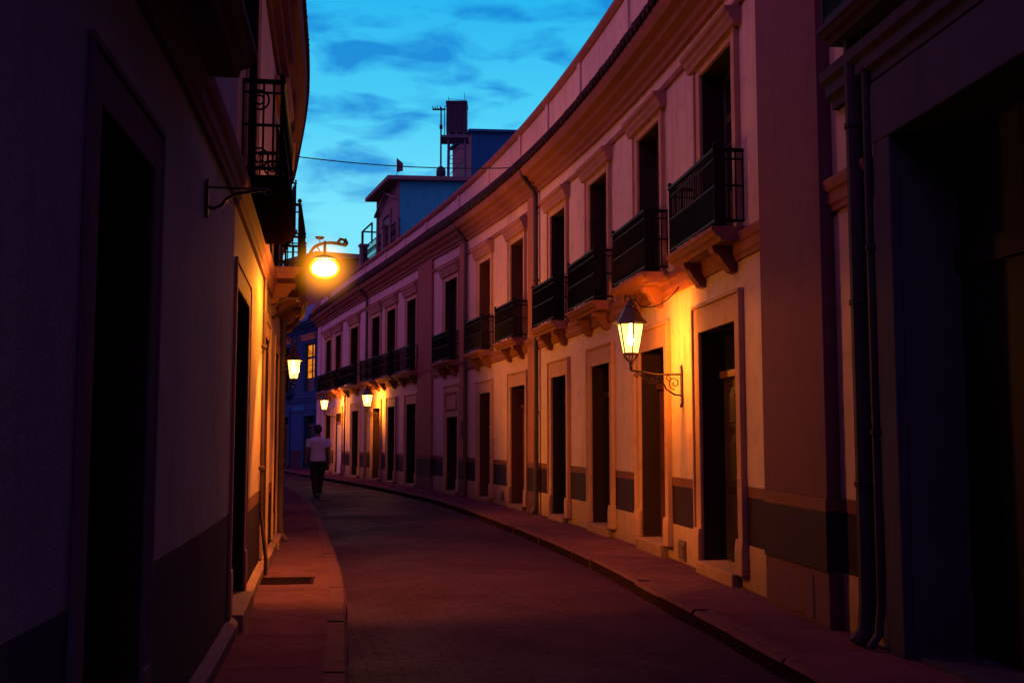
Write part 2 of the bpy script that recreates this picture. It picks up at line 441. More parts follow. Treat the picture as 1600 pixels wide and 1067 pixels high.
def window(cv, bld, a, b, z0=3.5, z1=5.55, trim=None, hood=True, mat=None, detail=True, label=None, pane=None, depth=.24):
    mb = MB(); m = (a+b)/2
    ztr = z1 - .55
    for x0, x1 in ((a-.02, m-.004), (m+.004, b+.02)):
        fw = .07
        fbox(mb, cv, x0, x0+fw, -depth-.05, -depth, z0-.02, z1+.02)
        fbox(mb, cv, x1-fw, x1, -depth-.05, -depth, z0-.02, z1+.02)
        fbox(mb, cv, x0+fw, x1-fw, -depth-.05, -depth-.002, z0-.02, z0+.62)
        fbox(mb, cv, x0+fw, x1-fw, -depth-.05, -depth-.002, ztr-.05, ztr+.05)
        fbox(mb, cv, x0+fw, x1-fw, -depth-.05, -depth-.002, z1-.06, z1+.02)
        if detail:
            for k in (1, 2):
                zz = z0+.62 + (ztr-.05-z0-.62)*k/3
                fbox(mb, cv, x0+fw, x1-fw, -depth-.045, -depth-.006, zz-.012, zz+.012)
    w = mb.build('window', mat or M['shutter'], bld, bevel=.004 if detail else 0, label=label)
    g = MB(); fbox(g, cv, a-.01, b+.01, -depth-.04, -depth-.025, z0+.5, z1+.02); g.build('pane', pane or M['glass'], w)
    surround(cv, a, b, z0, z1, .14, .10, False, trim or M['trim'], w)
    if hood:
        h = MB(); prof = [(.0, z1+.10), (.085, z1+.105), (.10, z1+.16), (.12, z1+.19), (.13, z1+.24), (.165, z1+.27), (.175, z1+.32), (.0, z1+.345)]
        fsweep(h, cv, a-.27, b+.27, prof)
        h.build('hood', M['hood'], w, bevel=.004)
    return w

def balcony(cv, bld, a, b, z=3.5, dpt=.31, top=4.25, trim=None, dens=.062, rings=False, brackets=True, double=True):
    mb = MB()
    prof = [(-.02, z-.14), (dpt-.07, z-.14), (dpt-.06, z-.10), (dpt-.02, z-.085), (dpt+.0, z-.05), (dpt+.02, z-.045), (dpt+.02, z), (-.02, z)]
    fsweep(mb, cv, a, b, prof)
    sl = mb.build('balcony', trim or M['cornice'], bld, bevel=.006)
    if brackets:
        for f in (.20, .80):
            s = a + (b-a)*f; br = MB()
            pr = [(.0, z-.145), (dpt-.06, z-.145), (dpt-.075, z-.20), (dpt-.13, z-.23), (dpt-.17, z-.30), (.10, z-.34), (.075, z-.385), (.0, z-.40)]
            fsweep(br, cv, s-.07, s+.07, pr); br.build('bracket', trim or M['cornice'], sl, bevel=.006)
    r = MB(); e = .03
    A, B = a+e, b-e; D = dpt-.03
    zlo = z+.045
    fbox(r, cv, A-.015, B+.015, D-.018, D+.022, top-.03, top)         # hand rail
    fbox(r, cv, A, B, D-.008, D+.008, zlo, zlo+.025)
    zm = zlo + (top-zlo)*.48; zu = top - .11
    fbox(r, cv, A, B, D-.007, D+.007, zm, zm+.02); fbox(r, cv, A, B, D-.007, D+.007, zu, zu+.015)
    for s in (A, B):
        r.add([cv.P(s+i, dd, zz) for zz in (top-.03, top) for dd, i in ((.0, -.018), (D, -.018), (D, .018), (.0, .018))], [(0,1,2,3),(4,5,6,7),(0,1,5,4),(1,2,6,5),(2,3,7,6),(3,0,4,7)])
        for z0, z1 in ((zlo, zlo+.025), (zm, zm+.02), (zu, zu+.015)):
            r.add([cv.P(s+i, dd, zz) for zz in (z0, z1) for dd, i in ((.0, -.008), (D, -.008), (D, .008), (.0, .008))], [(0,1,2,3),(4,5,6,7),(0,1,5,4),(1,2,6,5),(2,3,7,6),(3,0,4,7)])
    n = max(4, int((B-A)/dens))
    pk = []
    for i in range(n+1): pk.append((A+(B-A)*i/n, D))
    ns = 4
    for i in range(ns):
        for s in (A, B): pk.append((s, D*i/ns+.01))
    for i, (s, d) in enumerate(pk):
        post = abs(s-A) < 1e-6 and abs(d-D) < 1e-6 or abs(s-B) < 1e-6 and abs(d-D) < 1e-6
        rr = .016 if post else .0085
        p0, p1 = cv.P(s, d, z+.005 if post else zlo), cv.P(s, d, top-.02)
        r.tube([p0, p1], rr, 5)
        if post:
            r.lathe([(.0, top-.001), (.02, top+.012), (.026, top+.03), (.018, top+.05), (.0, top+.06)], p1.x, p1.y, 8)
    if double:
        for i in range(n):
            s = A+(B-A)*(i+.5)/n
            r.tube([cv.P(s, D, zlo), cv.P(s, D, zm)], .0065, 5)
            t = cv.frame(s); c = cv.P(s, D, (top-.03+zu+.015)/2)
            r.ring(c, (t[2], t[3], 0), (0,0,1), .030, .005, 8, 4)
    if rings:
        for s in (A, B):
            t = cv.frame(s)
            for zz, R in ((z+.14, .075), (top-.16, .075), (z+.14, .035), (top-.16, .035)):
                r.ring(cv.P(s, D*.42, zz), (t[4], t[5], 0), (0,0,1), R, .008, 14, 5)
    r.build('railing', M['iron'], sl)
    return sl

def drainpipe(cv, bld, s, z1, d=.075, r=.048, mat=None, hop=False, kick=True, foot=True):
    mb = MB(); pts = []
    if kick: pts += [cv.P(s, .36, z1+.12), cv.P(s, .33, z1-.02), cv.P(s, d+.03, z1-.30), cv.P(s, d, z1-.42)]
    else: pts += [cv.P(s, d, z1)]
    pts += [cv.P(s, d, z1-.42 - (z1-.8)*k/6) for k in range(1, 6)]
    pts += [cv.P(s, d, .42), cv.P(s, d+.02, .22), cv.P(s, d+.09, .135)] if foot else [cv.P(s, d+.06, .3), cv.P(s, d+.06, .13)]
    mb.tube(pts, r, 10)
    z = z1-.7
    while z > .5:
        p = cv.P(s, d, z); mb.lathe([(r+.004, p.z-.02), (r+.012, p.z-.015), (r+.012, p.z+.015), (r+.004, p.z+.02)], p.x, p.y, 10); z -= 1.25
    if hop:
        p = cv.P(s, d+.02, z1); mb.lathe([(r, z1-.25), (r+.02, z1-.2), (.13, z1), (.14, z1+.12), (.12, z1+.13)], p.x, p.y, 10)
    return mb.build('drainpipe', mat or M['pipe'], bld, smooth=False)

def tiles(cv, s0, s1, z=6.60, rise=.52, d1=.44, per=.20):
    mb = MB(); n = int((s1-s0)/per); vs = []; fs = []
    k = 8; rows = [(d1, 0), (d1*.66, .34), (d1*.33, .67), (-.02, 1)]
    cols = n*k
    for r_i, (d, t) in enumerate(rows):
        for i in range(cols+1):
            s = s0 + (s1-s0)*i/cols
            w = math.sin(2*PI*i/k); ww = (abs(w)**.8)*(1 if w > 0 else -.55)
            vs.append(cv.P(s, d + (random.uniform(-.012, .012) if r_i == 0 and i % k == 2 else 0), z + .03 + rise*t + .055*ww))
    for r_i in range(len(rows)-1):
        for i in range(cols): fs.append((r_i*(cols+1)+i, r_i*(cols+1)+i+1, (r_i+1)*(cols+1)+i+1, (r_i+1)*(cols+1)+i))
    mb.add(vs, fs)
    vs = []; fs = []
    for i in range(cols+1):
        s = s0 + (s1-s0)*i/cols; w = math.sin(2*PI*i/k); ww = (abs(w)**.8)*(1 if w > 0 else -.55)
        vs += [cv.P(s, d1, z + .03 + .055*ww), cv.P(s, d1-.01, z + .03 + .055*ww - .035), cv.P(s, .0, z - .01)]
    for i in range(cols):
        fs += [(3*i, 3*i+3, 3*i+4, 3*i+1), (3*i+1, 3*i+4, 3*i+5, 3*i+2)]
    mb.add(vs, fs)
    return mb

CORN = [(.0, 6.16), (.05, 6.16), (.06, 6.22), (.11, 6.25), (.12, 6.31), (.22, 6.36), (.24, 6.42), (.33, 6.45), (.37, 6.51), (.385, 6.58), (.0, 6.61)]
def upper_trim(cv, bld, s0, s1, posts=(), cmat=None, pmat=None, capmat=None):
    mb = MB(); fsweep(mb, cv, s0+.001, s1-.001, CORN); mb.build('cornice', cmat or M['cornice'], bld)
    mb = MB(); fsweep(mb, cv, s0+.001, s1-.001, [(.0, 5.86), (.035, 5.865), (.05, 5.91), (.05, 5.93), (.0, 5.95)]); mb.build('frieze_band', cmat or M['cornice'], bld)
    tiles(cv, s0+.001, s1-.001).build('tile_roof', M['tile'], bld, fix=False)
    mb = MB(); fbox(mb, cv, s0+.001, s1-.001, -.28, -.08, 6.75, 7.80)
    p = mb.build('parapet', pmat or M['pink'], bld)
    c = MB(); fsweep(c, cv, s0+.001, s1-.001, [(-.30, 7.80), (-.05, 7.80), (-.01, 7.86), (-.01, 7.93), (-.10, 7.97), (-.30, 7.965)]); c.build('coping', capmat or M['cornice'], p)
    for s in posts:
        q = MB(); fbox(q, cv, s-.09, s+.09, -.09, -.045, 6.9, 7.795); q.build('post', pmat or M['pink'], p, bevel=.006)

def string_course(cv, bld, s0, s1, z=3.24, mat=None):
    mb = MB(); fsweep(mb, cv, s0+.001, s1-.001, [(.0, z-.04), (.03, z-.035), (.035, z), (.05, z+.02), (.05, z+.10), (.07, z+.12), (.085, z+.17), (.085, z+.2), (.0, z+.22)])
    return mb.build('string_course', mat or M['cornice'], bld)
def flat_roof(cv, bld, s0, s1, z, depth=7, mat=None):
    mb = MB(); fbox(mb, cv, s0+.01, s1-.01, -depth+.01, -.29, z-.15, z, 1.5); return mb.build('roof', mat or M['concrete'], bld)
def pilaster(cv, bld, s0, s1, mat, z1=6.15, d=.06, dado=True, label=None):
    mb = MB(); mats = [mat, M['dado'], M['dadotop'], M['brown_dark']]
    for z0, zz, i in ((.12, .53, 3), (.53, .97, 1), (.97, 1.07, 2), (1.07, z1, 0)):
        mb.cur = i; fbox(mb, cv, s0, s1, -.01, d + (.012 if i in (1, 2) else 0), z0, zz)
    return mb.build('pilaster', mats, bld, bevel=.006, label=label)
def vent(cv, bld, s, z, w=.26, h=.22):
    mb = MB(); fbox(mb, cv, s-w/2, s+w/2, .002, .02, z, z+h); fbox(mb, cv, s-w/2+.025, s+w/2-.025, .02, .024, z+.03, z+h-.03)
    for k in range(5): fbox(mb, cv, s-w/2+.03, s+w/2-.03, .024, .036, z+.035+k*(h-.07)/5, z+.055+k*(h-.07)/5)
    return mb.build('vent', M['vent'], bld)

BANDS = [(.53, 0), (.97, 1), (1.07, 2), (99, 3)]
GR = 'row of two storey houses on the right side of the street'
def house(name, label, s0, s1, wallmat, doors, wins, posts, base=None, rev=None, cat='house', pal=None, doorkw={}, trim=None, hoodless=()):
    p = RC.P((s0+s1)/2, 0, 0)
    b = empty(name, (p.x, p.y, 0), label, cat, GR)
    ops = [(a, c, .14, dz) for a, c, dz in doors] + [(a, c, 3.5, RC_top) for a, c in wins]
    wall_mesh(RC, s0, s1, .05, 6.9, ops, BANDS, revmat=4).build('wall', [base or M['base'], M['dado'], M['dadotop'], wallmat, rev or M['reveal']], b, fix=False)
    string_course(RC, b, s0, s1)
    upper_trim(RC, b, s0, s1, posts, pmat=wallmat)
    flat_roof(RC, b, s0, s1, 7.0)
    return b
RC_top = 5.52

# ------------------------------------------------------------------ right row
# the house with four doors and four balconies
B1 = house('town_house', 'pink two storey house with four doors, four iron balconies and the nearest lit lantern', -2.62, 10.60, M['pink'],
           [(.41,1.64,2.64),(3.06,4.22,2.62),(5.82,6.95,2.62),(8.56,9.60,2.60)], [(.38,1.47),(3.16,4.22),(5.89,6.99),(8.59,9.63)], (-1.2, 2.3, 5.0, 7.9, 10.2))
door(RC, B1, .41, 1.64, 2.64, z0=.24)
door(RC, B1, 3.06, 4.22, 2.62, z0=.26, mat=M['woodred'])
door(RC, B1, 5.82, 6.95, 2.62, z0=.24)
door(RC, B1, 8.56, 9.60, 2.60, z0=.20)
for a, b in ((.38,1.47),(3.16,4.22),(5.89,6.99),(8.59,9.63)):
    window(RC, B1, a, b, z1=RC_top); balcony(RC, B1, a-.27, b+.36)
pilaster(RC, B1, -1.91, -.57, M['brown_dark'], d=.11, label='wide dark brown pilaster')
drainpipe(RC, B1, 10.56, 6.45)
vent(RC, B1, 2.45, .15); 
mb = MB(); fbox(mb, RC, -1.62, -.95, .111, .118, .16, .48); mb.build('patch', M['brown_dark'], B1)

B2 = house('town_house', 'ochre pink house of two bays between two brown pilasters, with two balconies', 10.60, 16.92, M['ochre'],
           [(11.64,12.83,2.58),(14.64,15.70,2.56)], [(11.75,12.83),(14.64,15.73)], (12.4, 15.2), rev=M['revealred'])
door(RC, B2, 11.64, 12.83, 2.58, mat=M['woodred'], trim=M['trim']); d6 = door(RC, B2, 14.64, 15.70, 2.56, label='glazed shop door with pale bars')
mb = MB()
for x0, x1 in ((14.72, 15.11), (15.23, 15.62)): fbox(mb, RC, x0, x1, -.238, -.205, .95, 2.05)
mb.build('pane', M['glass'], d6)
mb = MB()
for k in range(6): fbox(mb, RC, 14.72, 15.62, -.204, -.196, .98+k*.2, 1.0+k*.2)
mb.build('bar', M['pale'], d6)
for a, b in ((11.75,12.83),(14.64,15.73)): window(RC, B2, a, b, z1=RC_top); balcony(RC, B2, a-.27, b+.36)
pilaster(RC, B2, 10.68, 11.32, M['brown'], d=.05); drainpipe(RC, B2, 16.86, 6.45)
vent(RC, B2, 11.4, .16, .3, .3); vent(RC, B2, 13.6, .2)

B3 = house('town_house', 'narrow mauve house with one balcony over a low door with a blank panel above it', 16.92, 20.50, M['mauve'],
           [(17.84,19.02,2.08)], [(17.92,19.24)], (18.2,))
door(RC, B3, 17.84, 19.02, 2.08, transom=1.82, lw=.80)
mb = MB()
for a, b, c, d in ((17.86,17.90,2.26,2.72),(18.96,19.0,2.26,2.72),(17.90,18.96,2.26,2.30),(17.90,18.96,2.68,2.72)): fbox(mb, RC, a, b, .046, .062, c, d)
mb.build('blank_panel', M['cornice'], B3)
window(RC, B3, 17.92, 19.24, z1=RC_top); balcony(RC, B3, 17.66, 19.58)
pilaster(RC, B3, 16.98, 17.58, M['brown'], d=.05)
mb = MB(); fbox(mb, RC, 17.2, 17.36, .052, .068, 1.55, 1.95); mb.build('plaque', M['brown_dark'], B3, bevel=.01)

B4 = house('town_house', 'rose house with three joined balconies and a lit lantern, beyond the dark brown pilaster', 20.50, 29.44, M['rose'],
           [(22.52,23.74,2.58),(25.26,26.22,2.56),(27.34,28.53,2.56)], [(22.60,23.75),(25.26,26.45),(27.5,28.75)], (21.8, 24.5, 27.2))
for a, b in ((22.52,23.74),(25.26,26.22),(27.34,28.53)): door(RC, B4, a, b, 2.56, detail=False, w=.14)
for a, b in ((22.60,23.75),(25.26,26.45),(27.5,28.75)): window(RC, B4, a, b, z1=RC_top, detail=False); balcony(RC, B4, a-.45, b+.72, double=False, dens=.085)
pilaster(RC, B4, 20.56, 22.20, M['brown_mid'], d=.07); drainpipe(RC, B4, 29.36, 6.45)

B5 = house('town_house', 'lilac house at the far end of the row with a pale violet door', 29.44, 40.7, M['lilac'],
           [(30.87,32.06,2.56),(34.14,35.62,2.54),(36.76,38.13,2.54)], [(31.06,32.5),(34.5,35.8),(36.95,38.3)], (30.4, 33.4, 36.5, 39.4))
door(RC, B5, 30.87, 32.06, 2.56, detail=False, w=.14)
door(RC, B5, 34.14, 35.62, 2.54, detail=False, w=.14, mat=M['pale'], depth=.06, label='closed pale violet door')
door(RC, B5, 36.76, 38.13, 2.54, detail=False, w=.14)
for a, b in ((31.06,32.5),(34.5,35.8),(36.95,38.3)): window(RC, B5, a, b, z1=RC_top, detail=False); balcony(RC, B5, a-.5, b+.8, double=False, dens=.085)
drainpipe(RC, B5, 33.2, 3.2, kick=False, r=.035)
pilaster(RC, B5, 39.7, 40.6, M['lilac'], d=.05)
mb = MB(); q = RC.P(38.2, -.07, 7.38); mb.ring(q, RC.frame(38.2)[2:4]+(0,), (0,0,1), .22, .035, 20, 6); mb.build('medallion', M['cornice'], B5)

# blue house closing the street
p = RC.P(46, 0, 0)
G = empty('blue_house', (p.x, p.y, 0), 'blue plastered house closing the far bend, one upper window lit orange', 'house')
gw = [(41.6, 43.0), (45.2, 46.6), (49, 50.4)]
wall_mesh(RC, 40.72, 54, .05, 7.0, [(a, b, .14, 2.6) for a, b in gw] + [(a, b, 3.75, 5.75) for a, b in gw], [(1.0, 1), (99, 0)]).build('wall', [M['endblue'], M['dado']], G, fix=False)
def room_mat():
    m = bpy.data.materials.new('lit room glass'); m.use_nodes = True; nt = m.node_tree; nt.nodes.clear()
    o = N(nt, 'ShaderNodeOutputMaterial'); e = N(nt, 'ShaderNodeEmission'); e.inputs[1].default_value = .9
    n = noise(nt, mapping(nt, (.8, .8, 2.2)), 1.6, 3, .6)
    nt.links.new(ramp(nt, n, [(.25, (.25, .045, .002)), (.5, (.95, .25, .012)), (.75, (1, .38, .03))]), e.inputs[0]); nt.links.new(e.outputs[0], o.inputs[0]); return m
M['roomlight'] = room_mat()
for i, (a, b) in enumerate(gw):
    door(RC, G, a, b, 2.6, detail=False, trim=M['endblue'], stepmat=M['dado'])
    window(RC, G, a, b, z0=3.75, z1=5.75, detail=True, trim=M['endblue'], pane=M['roomlight'] if i == 0 else None, depth=.10 if i == 0 else .24, label='lit orange upper window' if i == 0 else None)
string_course(RC, G, 40.72, 54, 3.3, M['endblue'])
balcony(RC, G, 44.6, 47.2, z=3.7, top=4.6, double=False, trim=M['endblue'])
mb = MB(); fsweep(mb, RC, 40.73, 54, CORN); mb.build('cornice', M['endblue'], G)
tiles(RC, 40.73, 54, rise=1.1, d1=.5).build('tile_roof', M['bluetile'], G, fix=False)
flat_roof(RC, G, 40.73, 54, 7.0)
mb = MB(); fbox(mb, RC, 42.9, 44.6, .002, .05, 2.85, 3.10); mb.build('sign_board', M['navy'], G)

# dark portal house in the right foreground
p = RC.P(-9, 0, 0)
A = empty('portal_house', (p.x, p.y, 0), 'dark house in the right foreground with a tall carriage doorway', 'house')
wall_mesh(RC, -21.5, -2.64, .05, 9.5, [(-5.6, -2.98, .14, 3.50)], [(99, 0)], reveal=.45).build('wall', M['darkwall'], A, fix=False)  # unseen height and rear stretch added to block sky light
mb = MB()
for k in range(7):
    a = -5.62 + k*2.66/7; fbox(mb, RC, a+.004, a+2.66/7-.004, -.44, -.40, .12, 3.52)
fbox(mb, RC, -4.36, -4.24, -.40, -.34, .12, 3.52); fbox(mb, RC, -5.6, -4.36, -.40, -.36, 2.6, 2.75); fbox(mb, RC, -4.24, -2.98, -.40, -.36, 2.6, 2.75)
dr = mb.build('gate', M['gatewood'], A, label='tall dark carriage gate')
mb = MB()
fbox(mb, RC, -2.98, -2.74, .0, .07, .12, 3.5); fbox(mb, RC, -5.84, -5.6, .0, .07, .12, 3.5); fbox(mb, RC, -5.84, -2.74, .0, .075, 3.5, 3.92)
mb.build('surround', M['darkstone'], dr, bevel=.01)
mb = MB()
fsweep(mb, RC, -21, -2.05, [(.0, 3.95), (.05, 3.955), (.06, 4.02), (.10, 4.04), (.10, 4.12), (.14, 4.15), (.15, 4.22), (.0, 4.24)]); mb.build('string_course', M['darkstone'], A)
balcony(RC, A, -8.4, -2.36, z=4.46, dpt=.27, top=5.2, trim=M['darkstone'], brackets=False)
drainpipe(RC, A, -2.50, 4.40, d=.085, r=.06, mat=M['pipeblue'], kick=False, hop=False)
drainpipe(RC, A, -2.68, 8.5, d=.075, r=.028, mat=M['pipeblue'], kick=False)
mb = MB(); fsweep(mb, RC, -21.4, -2.66, [(.0, 8.6), (.1, 8.7), (.35, 9.0), (.4, 9.2), (.0, 9.3)]); mb.build('cornice', M['darkstone'], A)
flat_roof(RC, A, -21.4, -2.66, 9.5)

# ------------------------------------------------------------------ left side
def SY(Y): return LC.s_of_Y(Y)
GL = 'houses on the left side of the street'
LB = [(.86, 1), (.98, 2), (99, 3)]
def lhouse(label, Y0, Y1, wallmat, doors, wins, z1=6.7, trim=None, tone=None):
    s0, s1 = SY(Y0), SY(Y1); p = LC.P((s0+s1)/2, 0, 0)
    b = empty('town_house', (p.x, p.y, 0), label, 'house', GL)
    ops = [(SY(a), SY(c), .14, 2.62) for a, c in doors] + [(SY(a), SY(c), 3.5, 5.52) for a, c in wins]
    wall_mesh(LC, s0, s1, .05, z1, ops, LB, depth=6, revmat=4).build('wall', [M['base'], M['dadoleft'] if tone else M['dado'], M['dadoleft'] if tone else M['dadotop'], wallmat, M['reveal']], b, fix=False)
    string_course(LC, b, s0, s1, 3.22, tone)
    mb = MB(); fsweep(mb, LC, s0+.001, s1-.001, [(.0, .08), (.07, .08), (.07, .20), (.03, .235), (.0, .235)]); mb.build('plinth', tone or M['plinth'], b)
    for a, c in doors: door(LC, b, SY(a), SY(c), 2.62, z0=.25, w=.12, lw=.17, trim=trim)
    for a, c in wins: window(LC, b, SY(a), SY(c), z1=5.52, trim=trim)
    flat_roof(LC, b, s0, s1, z1)
    return b, s0, s1
def left_eave(b, s0, s1):
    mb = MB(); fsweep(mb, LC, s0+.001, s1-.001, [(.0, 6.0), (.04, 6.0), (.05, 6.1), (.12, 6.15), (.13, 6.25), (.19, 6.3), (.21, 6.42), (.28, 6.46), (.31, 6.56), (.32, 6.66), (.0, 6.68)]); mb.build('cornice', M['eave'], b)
    tiles(LC, s0+.001, s1-.001, z=6.70, rise=.4, d1=.36).build('tile_roof', M['tile'], b, fix=False)
L1, a0, a1 = lhouse('shade tinted violet house in the left foreground with a black doorway', -11, 7.72, M['leftwall'], [(3.57, 4.47)], [(3.4, 4.6)], trim=M['lefttrim'], tone=M['lefttrim'])
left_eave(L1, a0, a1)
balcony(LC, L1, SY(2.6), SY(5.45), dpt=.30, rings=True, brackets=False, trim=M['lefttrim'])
L2, b0, b1 = lhouse('cream house on the left glowing orange from the street lamp beside it', 7.72, 21.6, M['leftwall2'], [(7.95, 9.2), (11.75, 12.6), (13.9, 14.8)], [(8.55, 9.65), (13.0, 14.1), (15.7, 16.8)])
left_eave(L2, b0, b1)
balcony(LC, L2, SY(8.08), SY(10.25), dpt=.33, rings=True, dens=.11, trim=M['slabshade'], brackets=False)
balcony(LC, L2, SY(12.45), SY(14.55), dpt=.36, dens=.04); balcony(LC, L2, SY(15.2), SY(17.3), dpt=.36, dens=.04)
drainpipe(LC, L2, SY(11.22), 3.16, d=.03, r=.020, kick=False, foot=False); drainpipe(LC, L2, SY(15.0), 3.16, d=.06, r=.045, kick=False)
L3, c0, c1 = lhouse('lower house past the end of the left eaves with a high iron balcony', 21.62, 40, M['mauve'], [(26, 27), (30, 31)], [(23, 24.2), (28, 29)], z1=6.5)
balcony(LC, L3, SY(22.2), SY(25.5), z=5.85, dpt=.48, top=6.85, double=False, dens=.16)

# ------------------------------------------------------------------ ground, road, pavements
def strip(name, fL, fR, z, mat, Y0=-12, Y1=62, step=.5, nx=1, fz=None):
    mb = MB(); n = int((Y1-Y0)/step); vs = []; fs = []
    for i in range(n+1):
        Y = Y0+(Y1-Y0)*i/n
        for k in range(nx+1):
            t = k/nx; vs.append((fL(Y)*(1-t)+fR(Y)*t, Y, z if fz is None else fz(t)))
    for i in range(n):
        for k in range(nx):
            a = i*(nx+1)+k; fs.append((a, a+1, a+nx+2, a+nx+1))
    mb.add(vs, fs); o = mb.build(name, mat, None, fix=False); o['kind'] = 'structure'; return o
mb = MB(); mb.add([(-900, -900, -.02), (900, -900, -.02), (900, 1500, -.02), (-900, 1500, -.02)], [(0,1,2,3)])
g = mb.build('ground', M['ground'], None, fix=False); g['kind'] = 'structure'
strip('road', lambda Y: KL(Y)-.05, lambda Y: KR(Y)+.05, 0, M['road'], nx=8, fz=lambda t: .035*(1-(2*t-1)**2))
KWID = .15
pl = strip('pavement', lambda Y: XL(Y)-.4, lambda Y: KL(Y)-KWID+.01, .12, M['pave'])
pr = strip('pavement', lambda Y: KR(Y)+KWID-.01, lambda Y: XR(Y)+.4, .12, M['pave'])
def kerb(f, sgn, parent):
    mb = MB(); Y = -12.0
    while Y < 60:
        L = random.uniform(.85, 1.15); a, b = Y+.006, Y+L-.006; j = random.uniform(-.008, .008); zt = .126 + random.uniform(-.006, .006)
        n = 3; vs = []; fs = []
        for i in range(n+1):
            y = a+(b-a)*i/n; x0 = f(y) + j; x1 = x0 + sgn*KWID
            vs += [(x0, y, -.03), (x0 + sgn*.006, y, zt-.03), (x0 + sgn*.03, y, zt), (x1, y, zt), (x1, y, -.03)]
        for i in range(n):
            for k in range(1, 4): fs.append((i*5+k, i*5+k+1, (i+1)*5+k+1, (i+1)*5+k))
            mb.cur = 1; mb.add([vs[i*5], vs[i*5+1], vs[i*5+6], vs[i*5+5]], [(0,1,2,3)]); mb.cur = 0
        fs += [(0,1,2,3,4), tuple(n*5+k for k in (4,3,2,1,0))]
        mb.add(vs, fs); Y += L
    mb.build('kerb', [M['kerb'], M['kerbshade']], parent)
for o in (pl, pr): o['_w'] = (0, 0, 0)
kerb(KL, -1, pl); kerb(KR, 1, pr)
# drain cover in the left pavement
mb = MB(); cx, cy = -2.22, 10.86
Mx = Matrix.Translation((cx, cy, .122)) @ Matrix.Rotation(math.radians(8), 4, 'Z')
mb.box(-.27, .27, -.26, .26, 0, .006, Mx)
for k in range(6): mb.box(-.24, .24, -.21+k*.072, -.18+k*.072, .006, .012, Mx)
tag(mb.build('drain_cover', M['drain'], None, loc=(cx, cy, .12)), 'rectangular iron drain cover set in the left pavement', 'drain cover')

# ------------------------------------------------------------------ lanterns
def lantern_body(root, ox, zb, R=.155, h=.34, n=6, up=True, hang=False, shade=M['lampiron']):
    """zb = underside of the glass; local axes: x out of the wall"""
    rb, rt = R*.58, R
    gl = MB(); ang = PI/n
    vs = [(ox + rb*math.cos(2*PI*k/n+ang), rb*math.sin(2*PI*k/n+ang), zb) for k in range(n)] + [(ox + rt*math.cos(2*PI*k/n+ang), rt*math.sin(2*PI*k/n+ang), zb+h) for k in range(n)]
    gl.add(vs, [(k, (k+1) % n, n+(k+1) % n, n+k) for k in range(n)])
    cage = MB()
    for k in range(n): cage.tube([vs[k], vs[n+k]], .0085, 5)
    cage.tube([vs[k] for k in range(n)], .010, 5, closed=True); cage.tube([vs[n+k] for k in range(n)], .012, 5, closed=True)
    cage.lathe([(.0, zb-.004), (rb*.95, zb-.004), (rb*.95, zb+.004), (.0, zb+.004)], ox, 0, n, ang)
    # cradle under the glass
    for k in range(n):
        x, y, z = vs[k]; cage.tube([(x, y, z), (ox+(x-ox)*.75, y*.75, z-.05), (ox+(x-ox)*.25, y*.25, z-.09), (ox, 0, z-.12)], .007, 5)
    cage.lathe([(.0, zb-.20), (.014, zb-.185), (.022, zb-.16), (.012, zb-.14), (.026, zb-.12), (.012, zb-.10), (.0, zb-.09)], ox, 0, 10)
    c = cage.build('cage', M['lampiron'], root)
    gl.build('glass', M['lampglass'], root)
    hd = MB(); z = zb+h
    hd.lathe([(rt*1.0, z-.004), (rt*1.22, z-.012), (rt*1.24, z+.012), (rt*.98, z+.05), (rt*.72, z+.12), (rt*.50, z+.175), (rt*.46, z+.185), (rt*.52, z+.20), (rt*.40, z+.215), (rt*.26, z+.24), (.02, z+.255)], ox, 0, n, ang)
    hood = hd.build('hood', shade, root)
    fn = MB(); zz = z+.25
    fn.lathe([(.02, zz), (.03, zz+.02), (.014, zz+.035), (.02, zz+.05), (.006, zz+.075), (.0, zz+.08)], ox, 0, 8)
    for sg in (-1, 1):
        fn.tube([(ox+sg*(.02+.045*math.sin(t*PI*.9)), 0, zz+.01+.06*t - .025*math.sin(t*PI*2)) for t in [i/10 for i in range(11)]], .006, 5)
        fn.ring((ox+sg*.055, 0, zz+.03), (1,0,0), (0,0,1), .018, .005, 10, 4)
        fn.ring((ox, sg*.05, zz+.03), (0,1,0), (0,0,1), .018, .005, 10, 4)
    fn.build('finial', M['lampiron'], hood)
    bl = MB(); zc = zb+h*.45
    bl.lathe([(.0, zc-.06), (.03, zc-.045), (.042, zc), (.03, zc+.045), (.012, zc+.08), (.012, zc+.2)], ox, 0, 12); bl.build('bulb', M['lampbulb'], root, smooth=True)
    return zc
def point(name, root, loc, energy, col, r):
    l = bpy.data.lights.new(name, 'POINT'); l.energy = energy; l.color = col; l.shadow_soft_size = r
    o = bpy.data.objects.new(name, l); C.objects.link(o); o.parent = root; o.location = loc; return o
LCOL = (1.0, .30, .012)
def spot(name, root, loc, energy, col, r, aim, size, blend):
    l = bpy.data.lights.new(name, 'SPOT'); l.energy = energy; l.color = col; l.shadow_soft_size = r; l.spot_size = math.radians(size); l.spot_blend = blend
    o = bpy.data.objects.new(name, l); C.objects.link(o); o.parent = root; o.location = loc
    o.rotation_euler = Vector(aim).normalized().to_track_quat('-Z', 'Y').to_euler(); return o
